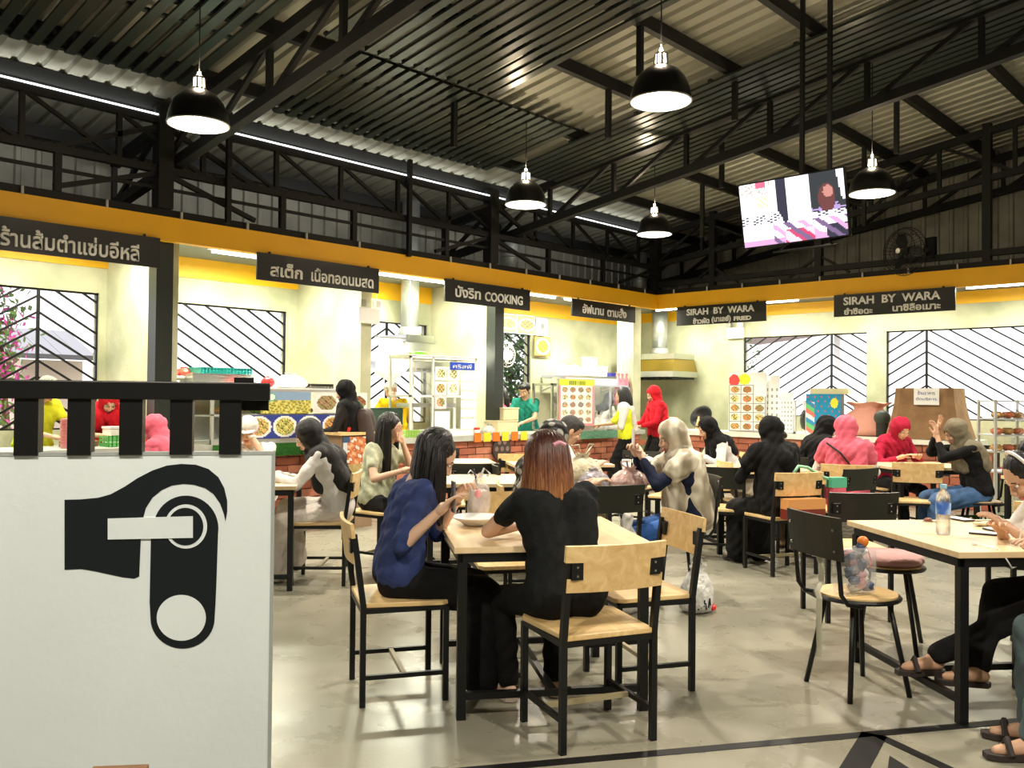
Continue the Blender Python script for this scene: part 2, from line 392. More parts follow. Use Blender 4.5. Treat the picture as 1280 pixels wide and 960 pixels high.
for y in (7.3, 5.55): 
    for s in (-1, 1): seg('knee_brace', (Xg, y, 3.5), (Xg, y+s*.45, 3.22), .035)
# thin hangers from purlins
for (x, y, z) in ((4.52, 8.3, 3.15), (6.92, 8.3, 3.1), (6.1, 6.62, 3.95), (7.3, 5.56, 4.1), (6.5, 4.6, 4.3), (8.2, 4.6, 4.3), (9.6, 5.56, 4.0), (10.9, 6.62, 3.7), (10.2, 3.68, 4.2), (11.6, 4.6, 3.7)):
    S('roof_hanger', MB().box(x-.025, y-.025, z, x+.025, y+.025, roofz(y)-.05), ROOFBLK)
# added dark strips under the roof, standing in for its shadow patterns
SHADOW_SLAT = mat('shadow_dark', (.022, .03, .026), .3, .3)
def shadow_slats(x0, x1, y0, y1, pitch=.14, w=.085):
    p = link('roof_shadow_slats', None, None, (x0, y1, roofz(y1)-.17), (-th, 0, 0)); p['kind'] = 'structure'
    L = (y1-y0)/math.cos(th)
    me = MB().box(0, -L, -.012, w, 0, .012).mesh('shadow_slat', SHADOW_SLAT)
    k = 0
    while k*pitch < x1-x0: link('shadow_slat', me, p, (k*pitch, 0, 0)); k += 1
    for yy in np.arange(0, L, .95): P('shadow_slat_carrier', MB().box(0, -yy-.02, .012, x1-x0, -yy+.02, .04), SHADOW_SLAT, p)
shadow_slats(-2.6, 3.72, 2.6, 7.76); shadow_slats(4.72, 7.72, 6.35, 7.80); shadow_slats(4.3, 6.3, 1.0, 6.3); shadow_slats(8.0, 9.95, 1.0, 7.6, pitch=.13)
# pillars at the counter front
for i, (x, y) in enumerate(((3.93, 8.52), (8.66, 8.52))):
    S('pillar', MB().box(x-.085, y-.085, 0, x+.085, y+.085, 2.9), mat('pillar_paint', (.022, .028, .024), .3))
# ducts of the hoods (run up through the soffit)
def duct(x, y, z0, r=.13):
    t = T('extract_duct', '', 'duct', (x, y, z0))
    P('duct_pipe', MB().cyl((0, 0, 0), r, 0, 4.2-z0, 20), GALV, t, smooth=True)
    for z in (.35, 1.15): P('duct_collar', MB().cyl((0, 0, z), r+.012, 0, .05, 20), GALV, t, smooth=True)
    return t
# floor tape
TAPE = mat('black_floor_tape', (.008, .008, .009), .5, spec=.3)
def strip(name, label, pts, w):
    mb = MB()
    for a, b in zip(pts[:-1], pts[1:]): 
        a, b = Vector((*a[:2], 0)), Vector((*b[:2], 0)); d = (b-a).normalized(); n = Vector((-d.y, d.x, 0))*w/2
        mb.prism([(a+n)[:2], (a-n)[:2], (b-n)[:2], (b+n)[:2]], .0005, .002)
    o = P(name, mb, TAPE); o['kind'] = 'structure'
g = lambda x, y: onz(x, y)[:2]
a, b = g(640, 958), g(1275, 901); d = b-a; strip('floor_line', '', [a-d*1.2, b+d*.8], .055)
strip('floor_line', '', [g(1093, 918), g(1060, 975)], .10)
strip('floor_line', '', [g(1098, 920), g(1215, 975)], .05)
mb = MB().prism([tuple(g(1112, 945)), tuple(g(1106, 985)), tuple(g(1175, 985))], .0005, .002)
o = P('floor_line', mb, TAPE); o['kind'] = 'structure'
# ================================================================== lamps
SHO = mat('lamp_shade_black', (.008, .008, .008), .3)
SHI = mat('lamp_shade_lining', (.95, .93, .88), .4, emit=1.3)
def lampmat(): return mat('lamp_bulb', (1.0, .86, .62), .3, emit=14)
LAMPL = ['pendant lamp hanging at the left above the first stall sign', 'large pendant lamp at top centre, in front of the television', 'pendant lamp hanging near the middle of the left truss', 'smallest pendant lamp, left of the television near the corner', 'pendant lamp to the right of the television, above the black fan']
OUTL = ['pendant lamp hanging behind the viewer, out of the photo']
def lamp(x, y, z, label, i):
    t = T('pendant_lamp', label, 'lamp', (x, y, z), 0, 'black dome pendant lamps')
    R = .225
    prof = [(R, 0), (R*.985, .05), (R*.93, .10), (R*.80, .17), (R*.58, .225), (R*.33, .255), (.055, .265)]
    P('lamp_shade', MB().lathe(prof, n=36), SHO, t, smooth=True)
    P('shade_lining', MB().lathe([(r-.006, z-.002) for r, z in prof[:-1]], n=36), SHI, t, smooth=True)
    rim = MB().lathe([(R-.007, -.004), (R+.004, -.004), (R+.004, .006), (R-.007, .006), (R-.007, -.004)], n=36); P('shade_rim', rim, STEEL, t, smooth=True)
    P('bulb', MB().ell((0, 0, .11), .05, .05, .07), lampmat(), t, smooth=True)
    cage = MB().cyl((0, 0, .262), .052, 0, .012).cyl((0, 0, .345), .045, 0, .012).cyl((0, 0, .357), .03, 0, .04, r2=.012)
    for k in range(8):
        a = 2*PI*k/8; cage.bar((.046*math.cos(a), .046*math.sin(a), .27), (.042*math.cos(a), .042*math.sin(a), .35), .012)
    P('lamp_neck', cage, STEEL, t); P('neck_glow', MB().cyl((0, 0, .272), .032, 0, .072), lampmat(), t, smooth=True)
    P('cord', MB().cyl((0, 0, .39), .005, 0, roofz(y)-.1-z-.39, 6), BLACKM, t)
    l = bpy.data.lights.new('lamp_light', 'SPOT'); l.energy = LAMP_W*4; l.color = (1.0, .90, .74); l.spot_size = math.radians(145); l.spot_blend = .5; l.shadow_soft_size = .07
    lo = link('lamp_light', l, t, (0, 0, .04))
    l2 = bpy.data.lights.new('neck_light', 'POINT'); l2.energy = 13; l2.color = (1.0, .8, .55); l2.shadow_soft_size = .05; link('neck_light', l2, t, (0, 0, .40+.03))
for i, (px_, py_, w) in enumerate(((248, 156, 6.6), (826, 127, 6.5), (657, 256, 9.6), (818, 293, 11.4), (1090, 242, 9.0))):
    q = atw(px_, py_, w); lamp(q[0], q[1], q[2], LAMPL[i], i)
for i, (x, y) in enumerate(((-.2, 1.0), (5.6, .2), (9.2, .4), (2.2, -.9))): lamp(x, y, 3.6, ['pendant lamp out of frame just in front of the white panel', 'pendant lamp out of frame above the right front table', 'pendant lamp out of frame at the far right', 'pendant lamp out of frame behind the camera'][i], i+5)
# stall tube lights under the soffit
TUBE = mat('fluorescent_tube', (1.0, .99, .93), .3, emit=12)
def tube_light(x, y, label, rot=0, p=1.0):
    t = T('tube_light', label, 'tube light', (x, y, 2.95), rot, 'fluorescent tube lights in the stalls')
    P('tube_housing', MB().box(-.62, -.03, .03, .62, .03, .07), WHITEP, t); P('tube', MB().tube([(-.58, 0, .01), (.58, 0, .01)], .014, 8), TUBE, t)
    l = bpy.data.lights.new('tube_area', 'AREA'); l.shape = 'RECTANGLE'; l.size = 1.16; l.size_y = .08; l.energy = TUBE_W*p; l.color = (1.0, .99, .77); link('tube_area', l, t, (0, 0, -.01))
SPOTS = [(1.0, 9.0), (3.1, 9.0), (5.3, 9.0), (7.6, 9.0), (9.9, 9.0), (11.3, 9.0)]
for i, (x, y) in enumerate(SPOTS): tube_light(x, y, ['tube light in the leftmost stall', 'tube light over the cook in the striped cap', 'tube light over the food display case', 'tube light over the yellow shirted cook', 'tube light over the man in teal', 'tube light over the hanging pink bags'][i], p=1.7 if i in (2, 3) else 1)
for i, y in enumerate((8.3, 6.8, 5.0, 3.2, 1.0)): tube_light(13.1, y, ['tube light in front of the corner hood', 'tube light over the white menu boards', 'tube light over the blue box', 'tube light over the cloth covered cart', 'tube light out of frame in the right stalls'][i], PI/2, p=.75)
# ================================================================== counters
def thingT(name, label, cat, loc, rz=0, group=None): return T(name, label, cat, loc, rz, group)
SLAB = mat('concrete_slab', (.50, .52, .46), .5, var=.25, vscale=6)
SLABW = mat('pale_slab', (.78, .77, .68), .4, var=.1, vscale=5)
BR = [mat('brick_a', (.42, .13, .07), .8, var=.25, vscale=9), mat('brick_b', (.50, .19, .11), .8, var=.25, vscale=9), mat('brick_c', (.34, .10, .055), .8, var=.25, vscale=9)]
def brick_counter(label, loc, rz, L, first, last, slabm, depth=.62, blen=.30, rows=9, skip=()):
    t = thingT('brick_counter', label, 'counter', loc, rz)
    P('counter_core', MB().box(0, .035, 0, L, depth, .815), DARK if False else mat('mortar', (.30, .20, .15), .9), t)
    P('counter_slab', MB().box(-.02, -.05, .815, L+.02, depth+.03, .885), slabm, t)
    bw, bh = blen-.012, .815/rows-.01
    mes = [MB().box(0, -.012, 0, bw, .03, bh).mesh('brick', m) for m in BR]; half = [MB().box(0, -.012, 0, bw/2-.006, .03, bh).mesh('brick', m) for m in BR]
    hole = MB().box(0, .030, 0, bw/2, .037, bh).mesh('vent_opening', DARK)
    for r in range(rows):
        x = first-(blen/2 if r % 2 else 0); k = 0
        while x < last:
            if (r in (4, 5) and (k+r*2) % 4 == 0) : link('vent_opening', hole, t, (x+.07, 0, r*.815/rows+.005))
            if r in (4, 5) and (k+r*2) % 4 == 0:
                link('brick', half[(k+r) % 3], t, (x+blen/2+.004, random.uniform(-.003, .003), r*.815/rows+.005))
            else: link('brick', mes[random.randrange(3)], t, (x, random.uniform(-.004, .004), r*.815/rows+.005))
            x += blen; k += 1
    return t
bc = brick_counter('long brick counter with concrete top under the left stalls', (0, 8.36, 0), 0, 11.95, 2.3, 11.8, SLAB)
bc2 = brick_counter('brick counter with pale top along the right stalls', (12.33, 8.3, 0), -PI/2, 4.8, .3, 4.75, SLABW, blen=.34, rows=8)
# right low grey counter beyond the brick pillar, with shelf opening
t = thingT('concrete_counter', 'low grey concrete counter with dark opening at far right', 'counter', (12.6, 3.1, 0))
P('counter_slab', MB().box(0, -2.4, .86, 1.38, 0, .95), SLAB, t); P('counter_leg', MB().box(.1, -.12, 0, 1.3, 0, .80), CONC, t); P('counter_leg', MB().box(.1, -2.4, 0, 1.3, -2.28, .80), CONC, t)
P('back_panel', MB().box(1.2, -2.3, 0, 1.3, -.12, .8), DARK, t)
# ================================================================== signs
SIGN = mat('sign_board_black', (.012, .013, .013), .35)
LET = mat('lettering_white', (.85, .86, .84), .5)
def sign(label, side, a, lines, w=1.61, h=.29):
    """a = left edge coordinate along wall"""
    if side == 'L': loc, rz = (a+w/2, 8.31, 2.61), 0
    else: loc, rz = (12.29, a-w/2, 2.585), -PI/2
    t = thingT('stall_sign', label, 'sign', loc, rz, 'hanging stall name boards')
    P('board', MB().box(-w/2, 0, 0, w/2, .02, h), SIGN, t)
    for (s, x, z, hh, ww) in lines: text(s, hh, LET, t, (x, -.003, z), (PI/2, 0, 0), width=ww, depth=.003, bold=.0045)
    for x in (-w/2+.15, w/2-.15): P('hanger', MB().box(x-.01, .0, h, x+.01, .02, h+.02), BLACKM, t)
sign('leftmost long black stall sign in white Thai letters', 'L', 1.9, [('ร้านส้มตำแซ่บอีหลี', .16, .125, .19, 1.19)], w=1.92)
sign('black stall sign in Thai over the food display case', 'L', 4.865, [('สเต็ก', -.45, .13, .17, .40), ('เนื้อทอดนมสด', .29, .125, .17, .86)])
sign('black stall sign ending in COOKING', 'L', 7.53, [('บังริท', -.40, .145, .18, .46), ('COOKING', .28, .125, .17, .74)])
sign('black Thai stall sign nearest the corner', 'L', 10.07, [('อัฟนาน', -.30, .13, .17, .52), ('ตามสั่ง', .30, .13, .17, .50)], w=1.6, h=.26)
sign('black stall sign reading FRIED over the corner hood', 'R', 7.93, [('SIRAH  BY  WARA', 0, .21, .14, 1.20), ('ข้าวผัด', -.33, .065, .11, .30), ('(นาเลย์)', .03, .065, .11, .34), ('FRIED', .40, .065, .085, .30)], w=1.58, h=.305)
sign('black sign over the cloth covered cart', 'R', 5.30, [('SIRAH  BY  WARA', -.02, .215, .15, 1.30), ('ยำซือดะ', -.46, .07, .11, .40), ('นาซิลือเมาะ', .32, .08, .12, .62)], w=1.62, h=.31)
# ================================================================== television
c = atw(990, 262, 7.7); zdir = None
rzt = math.radians(43.4-90-14)
t = thingT('television', 'flat television lit up, hanging tilted from two roof poles', 'television', (c[0], c[1], c[2]), rzt)
t.rotation_euler = (math.radians(12), math.radians(-1.5), math.radians(-85))
P('tv_case', MB().box(-.475, .005, -.29, .475, .05, .29), mat('tv_black', (.01, .01, .01), .3), t, bevel=.006)
def tvf(u, v):
    rnd = random.random; w = (1.0, .94, 1.0); d = (.03, .03, .05)
    if .36 < u < .46 and v > .42+.1*math.sin(u*40): return d
    if .46 <= u < .68 and v > .35: return (1, .97, 1)
    if u >= .68 and v > .42:
        if (u-.845)**2/.0022+(v-.70)**2/.008 < 1: return (.45, .20, .17)
        if (u-.83)**2/.006+(v-.60)**2/.05 < 1: return (.12, .04, .04)
        if u > .93+(.95-v)*.1 and v > .55: return (.9, .85, .95)
        if v < .52 and math.sin(u*50)+math.sin(v*60) > 0: return (.35, .25, .5)
        return (.03, .035, .04)
    if v > .8 and u < .3: return (.55, .12, .2) if .17 < u < .27 and v > .9 else ((.95, .9, .9) if rnd() < .7 else (.45, .35, .3))
    if .6 < v < .78 and .16 < u < .28: return [(.95, .5, .5), (.6, .8, .3), (.95, .8, .4), w][int(u*70+v*50) % 4]
    if .35 < v < .47: return d if math.sin(u*90)*math.sin(v*130+u*20) > .35 else w
    if v < .32 and u > .3:
        s = math.sin((u-.3)*22+v*16); 
        if s > .75: return (.16, .1, .2)
        if .42 < u < .7 and v < .2: return (.5, .05, .12) if s > -.2 else (.9, .5, .7)
        if s < -.75: return (.55, .3, .5)
        if u > .8 and v < .2: return d
    if v < .1: return (.55, .3, .5)
    return (1, .95, 1) if rnd() < .93 else (.8, .7, .85)
picture('screen', .93, .56, 72, 44, tvf, t, (0, 0, -.28), (0, 0, 0), screen_mat())
P('bezel', MB().box(-.475, -.004, -.29, -.463, .006, .29).box(.463, -.004, -.29, .475, .006, .29).box(-.475, -.004, .278, .475, .006, .29).box(-.475, -.004, -.29, .475, .006, -.278), MATS['tv_black'], t)
top = roofz(float(c[1]))-float(c[2])-.1
upv = t.rotation_euler.to_matrix().inverted() @ Vector((0, 0, 1))
for xx in (.06, .30): a_ = Vector((xx, .075, .0)); P('hanging_pole', MB().bar(a_, a_+upv*(top+.05), .035), BLACKM, t)
P('mount_plate', MB().box(0, .045, -.12, .4, .06, .12), BLACKM, t)
P('box_shelf', MB().box(-.22, .02, -.36, .30, .26, -.345).bar((-.2, .14, -.35), (-.0, .07, -.2), .015).bar((.28, .14, -.35), (.2, .07, -.2), .015), BLACKM, t)
# ================================================================== wall fan
c = onX(1136, 316, 12.2)
t = thingT('wall_fan', 'large black caged fan mounted above the yellow beam on the right', 'fan', (c[0]-.12, c[1], c[2]), -PI/2-.35)
R = .32; mb = MB()
for k in range(40):
    a = 2*PI*k/40; ca, sa = math.cos(a), math.sin(a)
    mb.tube([(ca*.05, -.14, sa*.05), (ca*.2, -.13, sa*.2), (ca*R*.96, -.06, sa*R*.96), (ca*R, 0, sa*R), (ca*.22, .07, sa*.22), (ca*.06, .09, sa*.06)], .0028, 4)
for rr, yy in ((R, 0), (.24, -.115), (.14, -.135), (.3, -.07), (.24, .065)): mb.tube([(rr*math.cos(a), yy, rr*math.sin(a)) for a in np.linspace(0, 2*PI, 33)], .0045, 5)
P('cage', mb, BLACKM, t)
bl = MB().lathe([(.05, -.02), (.05, .02)], n=16, M=Matrix.Rotation(PI/2, 4, 'X'), close=True)
P('hub', bl, BLACKM, t)
for k in range(3):
    a = 2*PI*k/3; mb = MB()
    pr = [(.04, -.02), (.10, -.08), (.24, -.10), (.27, -.02), (.22, .05), (.10, .05)]
    M = Matrix.Rotation(a, 4, 'Y') @ Matrix.Rotation(PI/2, 4, 'X') @ Matrix.Rotation(.35, 4, 'X')
    mb.prism(pr, -.003, .003, M); P('fan_blade', mb, BLACKM, t)
P('fan_badge', MB().lathe([(.0, -.004), (.035, 0)], (0, 0, 0), 16, Matrix.Translation((0, -.15, 0)) @ Matrix.Rotation(PI/2, 4, 'X')), WHITEPL, t)
P('motor', MB().ell((0, .14, 0), .09, .12, .09), BLACKM, t, smooth=True); P('wall_arm', MB().bar((0, .18, 0), (.12, .34, .05), .05).box(.06, .3, -.1, .2, .36, .2), BLACKM, t)
# ================================================================== furniture builders
def wood_chair(label, x, y, ang, blackback=False, group='square framed wooden chairs'):
    """ang: direction the sitter faces"""
    t = thingT('dining_chair', label, 'chair', (x, y, 0), ang, group)
    w, d, s = .205, .19, .026
    bm = mat('dark_back_panel', (.015, .017, .012), .42) if blackback else WOOD
    for sy in (-1, 1):
        P('rear_leg', MB().bar((-d, sy*w, 0), (-d, sy*w, .45), s).bar((-d, sy*w, .45), (-d-.045, sy*w, .775), s, up=(1, 0, 0)), BLACKM, t)
        P('front_leg', MB().bar((d, sy*w, 0), (d, sy*w, .43), s), BLACKM, t)
        P('side_stretcher', MB().bar((-d, sy*w, .13), (d, sy*w, .13), .02), BLACKM, t)
        P('back_bracket', MB().box(-d-.060, sy*w-(.055 if sy > 0 else -.005), .69, -d-.030, sy*w+(-.005 if sy > 0 else .055)+0, .755) , BLACKM, t)
        mbb = MB()
        for zz in (.705, .74): mbb.ell((-d-.062, sy*(w-.03), zz), .003, .005, .005, 6, 4)
        P('bolt', mbb, STEEL, t)
    P('cross_stretcher', MB().bar((0, -w, .13), (0, w, .13), .02), mat('pale_bar', (.35, .30, .18), .5) if not blackback else BLACKM, t)
    fr = MB()
    for a_, b_ in (((-d, -w), (d, -w)), ((-d, w), (d, w)), ((-d, -w), (-d, w)), ((d, -w), (d, w))): fr.bar((*a_, .428), (*b_, .428), .022)
    P('seat_frame', fr, BLACKM, t)
    sp = [(-.20, -.20), (.17, -.225), (.215, -.20), (.225, 0), (.215, .20), (.17, .225), (-.20, .20)]
    P('seat', MB().prism(sp, .44, .462), WOOD, t, bevel=.004)
    # backrest: curved board with side notches for the brackets
    mb = MB(); n = 8; M = Matrix.Translation((-d-.045, 0, .73)) @ Matrix.Rotation(-.13, 4, 'Y')
    def bx(v): return -.018*(1-(v/.22)**2)
    for (z0, z1, hw) in ((-.09, -.035, .215), (-.035, .03, .15), (.03, .095, .225)):
        for k in range(n):
            a_, b_ = -hw+2*hw*k/n, -hw+2*hw*(k+1)/n
            mb.add([(bx(a_)-.008, a_, z0), (bx(b_)-.008, b_, z0), (bx(b_)+.008, b_, z0), (bx(a_)+.008, a_, z0), (bx(a_)-.008, a_, z1), (bx(b_)-.008, b_, z1), (bx(b_)+.008, b_, z1), (bx(a_)+.008, a_, z1)],
                   [(0, 3, 2, 1), (4, 5, 6, 7), (0, 1, 5, 4), (1, 2, 6, 5), (2, 3, 7, 6), (3, 0, 4, 7)], M)
    P('backrest', mb, bm, t)
    return t
def metal_chair(label, x, y, ang, cushion=None, back=True):
    t = thingT('dining_chair', label, 'chair', (x, y, 0), ang, 'round seated steel chairs with dark backs')
    r = .185
    P('seat', MB().cyl((0, 0, 0), r, .455, .472, 28), WOOD, t); P('seat_ring', MB().tube([((r+.008)*math.cos(a), (r+.008)*math.sin(a), .455) for a in np.linspace(0, 2*PI, 29)], .011, 6), BLACKM, t)
    if cushion: P('cushion', MB().lathe([(.0, .472), (.17, .472), (.195, .49), (.195, .51), (.17, .53), (0, .54)], n=24), cushion, t, smooth=True)
    for k, a in enumerate((PI/4, 3*PI/4, -3*PI/4, -PI/4)):
        P('leg', MB().tube([(.14*math.cos(a), .14*math.sin(a), .455), (.235*math.cos(a), .235*math.sin(a), 0)], .0125, 8), BLACKM, t, smooth=True)
    if not back: return t
    for s in (-1, 1):
        P('back_tube', MB().tube([(-.10, s*.165, .44), (-.18, s*.165, .455), (-.215, s*.165, .50), (-.225, s*.165, .60), (-.25, s*.165, .84)], .011, 8), BLACKM, t, smooth=True)
    mb = MB(); n = 8
    for k in range(n):
        a_, b_ = -.20+.4*k/n, -.20+.4*(k+1)/n; f = lambda v, z: -.232-(z-.66)*.1-.02*(1-(v/.2)**2)
        mb.add([(f(a_, .66)-.008, a_, .66), (f(b_, .66)-.008, b_, .66), (f(b_, .66)+.008, b_, .66), (f(a_, .66)+.008, a_, .66), (f(a_, .86)-.008, a_, .86), (f(b_, .86)-.008, b_, .86), (f(b_, .86)+.008, b_, .86), (f(a_, .86)+.008, a_, .86)],
               [(0, 3, 2, 1), (4, 5, 6, 7), (0, 1, 5, 4), (1, 2, 6, 5), (2, 3, 7, 6), (3, 0, 4, 7)])
    P('backrest', mb, mat('dark_back_panel', (.022, .024, .017), .4), t)
    mb = MB()
    for s in (-1, 1):
        for z in (.70, .80): mb.ell((-.25-(z-.66)*.1, s*.165, z), .005, .008, .008, 6, 4)
    P('bolt', mb, STEEL, t)
    return t
def table(label, x, y, ang, w=.9, d=.9, stretch=True, inset=.04, top=None, legw=.04, group='square cafe tables'):
    t = thingT('cafe_table', label, 'table', (x, y, 0), ang, group)
    P('tabletop', MB().box(-w/2, -d/2, .722, w/2, d/2, .75), top or WOODT, t, bevel=.003)
    a, b = w/2-inset, d/2-inset; mb = MB()
    for p, q in (((-a, -b), (a, -b)), ((-a, b), (a, b)), ((-a, -b), (-a, b)), ((a, -b), (a, b))): mb.bar((*p, .70), (*q, .70), .04, .04)
    P('apron', mb, BLACKM, t)
    for sx in (-1, 1):
        for sy in (-1, 1): P('leg', MB().box(sx*a-legw/2, sy*b-legw/2, 0, sx*a+legw/2, sy*b+legw/2, .68), BLACKM, t)
    if stretch:
        P('stretcher', MB().bar((-a, -b, .10), (-a, b, .10), .03), BLACKM, t); P('stretcher', MB().bar((a, -b, .10), (a, b, .10), .03), BLACKM, t); P('stretcher', MB().bar((-a, 0, .10), (a, 0, .10), .03), BLACKM, t)
    return t
A53 = math.radians(53)
table('square cafe table between the two women in front', 3.22, 2.87, A53, .9, .9)
table('long cafe table with the water bottle at front right', 4.88, 1.18, math.radians(-40), 1.25, .98)
table('cafe table at the left edge of the white panel', 3.42, 6.05, A53, .9, .9)
table('cafe table covered in plastic bags in the middle', 5.05, 4.85, A53-PI/2, 1.3, .8)
table('small cafe table beyond the blue shirted woman', 6.05, 6.45, A53, .75, .7)
table('cafe table behind the table of plastic bags, before the counter', 6.75, 5.75, A53-PI/2, 1.0, .7)
table('cafe table shared by the boy and women in black', 7.65, 4.1, A53-PI/2, 1.0, .8)
table('cafe table between the pink and olive headscarves', 9.35, 3.15, A53-PI/2, .9, .75)
table('cafe table at the far right below the glass case', 8.75, 1.65, A53-PI/2, .9, .7)
table('cafe table before the white menu boards', 8.6, 5.35, A53-PI/2, .9, .7)
wood_chair('wooden chair at the very front, back to the viewer', 2.93, 2.32, math.radians(66))
wood_chair('wooden chair of the woman in the blue top', 2.70, 3.29, math.radians(-30))
wood_chair('wooden chair pushed in at the right side of the front table', 3.62, 2.55, math.radians(150))
wood_chair('empty wooden chair across the front table from the dark tee', 3.72, 3.52, math.radians(-122))
wood_chair('wooden chair of the woman in the white dress', 3.88, 5.62, math.radians(135))
wood_chair('wooden chair of the woman in the black dress', 6.75, 3.35, math.radians(62))
wood_chair('dark backed chair in front of the bag covered table', 4.82, 3.72, math.radians(60), True, 'dark backed square chairs')
wood_chair('dark backed chair behind the hands of the blue shirted woman', 5.45, 5.65, math.radians(52), True, 'dark backed square chairs')
wood_chair('dark backed chair nearest the brick counter on the left', 6.35, 7.05, math.radians(-128), True, 'dark backed square chairs')
wood_chair('wooden chair seen edge on beside the round lattice disc', 6.35, 5.9, math.radians(-140))
wood_chair('dark chair tilted beside the edge-on wooden chair', 5.55, 5.1, math.radians(-40), True, 'dark backed square chairs')
wood_chair('wooden chair before the corner with a green bag on it', 7.1, 6.1, math.radians(-128))
wood_chair('dark backed chair in front of the standing woman in yellow', 7.75, 5.55, math.radians(-170), True, 'dark backed square chairs')
wood_chair('dark backed chair just left of the silver headscarf', 7.35, 4.75, math.radians(-160), True, 'dark backed square chairs')
wood_chair('grey green backed chair below the boy in cream', 6.85, 3.95, math.radians(25), True, 'dark backed square chairs')
wood_chair('dark backed chair below the pink headscarf', 7.5, 3.2, math.radians(75), True, 'dark backed square chairs')
wood_chair('wooden chair seen from the side between the pink and olive headscarves', 8.75, 3.0, math.radians(30))
wood_chair('wooden chair behind the water bottle', 6.05, 1.35, math.radians(35))
metal_chair('steel chair with a clear patterned bag on its round seat', 4.27, 1.72, math.radians(-30))
metal_chair('steel stool with a pink cushion behind the front right table', *[float(q) for q in atw(1110, 500, 5.05)[:2]], math.radians(-75), mat('pink_cushion', (.50, .27, .26), .6, bump=.3), False)
wood_chair('dark backed chair beyond the pink cushioned stool', *[float(q) for q in atw(1058, 500, 5.75)[:2]], math.radians(48), True, 'dark backed square chairs')
metal_chair('steel chair of the woman in the silver headscarf', 5.32, 3.42, math.radians(140))
metal_chair('steel chair of the woman in denim dungarees', 9.05, 2.5, math.radians(115))
# ================================================================== people
def nrm(v): v = np.array(v, float); return v/np.linalg.norm(v)
def ik(a, c, l1, l2, pole):
    a, c = np.array(a, float), np.array(c, float); d = c-a; L = np.linalg.norm(d); u = d/L
    if L > (l1+l2)*.995: c = a+u*(l1+l2)*.995; L = (l1+l2)*.995
    if L < abs(l1-l2)*1.05: L = abs(l1-l2)*1.05
    k = (l1*l1-l2*l2+L*L)/(2*L); h = math.sqrt(max(0, l1*l1-k*k)); p = np.array(pole, float); p = p-u*np.dot(p, u); p /= np.linalg.norm(p)
    return a+u*k+p*h, c
def caps_mesh(prims, n=12):
    mb = MB()
    for pr in prims:
        a, b, ra, rb = Vector(pr[0]), Vector(pr[1]), pr[2], pr[3]; d = b-a; L = d.length
        if L < 1e-4: mb.ell(a, ra, ra, ra, n, 8); continue
        z = d/L; q = z.to_track_quat('Z', 'Y').to_matrix().to_4x4(); M = Matrix.Translation(a) @ q; prof = []
        for i in range(5): t_ = -PI/2+PI/2*i/4; prof.append((max(ra*math.cos(t_), 1e-4), ra*math.sin(t_)))
        for i in range(5): t_ = PI/2*i/4; prof.append((max(rb*math.cos(t_), 1e-4), L+rb*math.sin(t_)))
        mb.lathe(prof, (0, 0, 0), n, M, close=True)
    return mb
def remesh(mb, vox, smooth=4, ells=()):
    me = bpy.data.meshes.new('tmp'); me.from_pydata(mb.v, [], mb.f); o = bpy.data.objects.new('tmp', me); COL.objects.link(o)
    r = o.modifiers.new('r', 'REMESH'); r.mode = 'VOXEL'; r.voxel_size = vox; r.adaptivity = 0
    s = o.modifiers.new('s', 'SMOOTH'); s.factor = .5; s.iterations = smooth
    dg = bpy.context.evaluated_depsgraph_get(); out = bpy.data.meshes.new_from_object(o.evaluated_get(dg)); bpy.data.objects.remove(o); bpy.data.meshes.remove(me)
    return out
def get_vf(me):
    n = len(me.vertices); co = np.zeros(n*3); me.vertices.foreach_get('co', co); return co.reshape(-1, 3), [tuple(p.vertices) for p in me.polygons]
def ombre_mat():
    m = bpy.data.materials.new('ombre_hair'); m.use_nodes = True; nt = m.node_tree; b = nt.nodes['Principled BSDF']; tc = nt.nodes.new('ShaderNodeTexCoord'); sp = nt.nodes.new('ShaderNodeSeparateXYZ'); nt.links.new(tc.outputs['Generated'], sp.inputs[0])
    mp = nt.nodes.new('ShaderNodeMapping'); mp.inputs['Scale'].default_value = (9, 9, 1.2); nt.links.new(tc.outputs['Generated'], mp.inputs[0]); n = nt.nodes.new('ShaderNodeTexNoise'); n.inputs['Scale'].default_value = 4; nt.links.new(mp.outputs[0], n.inputs[0])
    ma = nt.nodes.new('ShaderNodeMath'); ma.operation = 'MULTIPLY_ADD'; ma.inputs[1].default_value = .9; ma.inputs[2].default_value = -.45; nt.links.new(n.outputs[0], ma.inputs[0]); ad = nt.nodes.new('ShaderNodeMath'); nt.links.new(ma.outputs[0], ad.inputs[0]); nt.links.new(sp.outputs[2], ad.inputs[1])
    r = nt.nodes.new('ShaderNodeValToRGB'); e = r.color_ramp.elements; e[0].position = .02; e[0].color = (.55, .32, .15, 1); e[1].position = .92; e[1].color = (.045, .014, .010, 1)
    for p_, c_ in ((.35, (.36, .16, .06, 1)), (.62, (.16, .05, .022, 1))): x = r.color_ramp.elements.new(p_); x.color = c_
    nt.links.new(ad.outputs[0], r.inputs[0]); nt.links.new(r.outputs[0], b.inputs['Base Color']); b.inputs['Roughness'].default_value = .4; return m
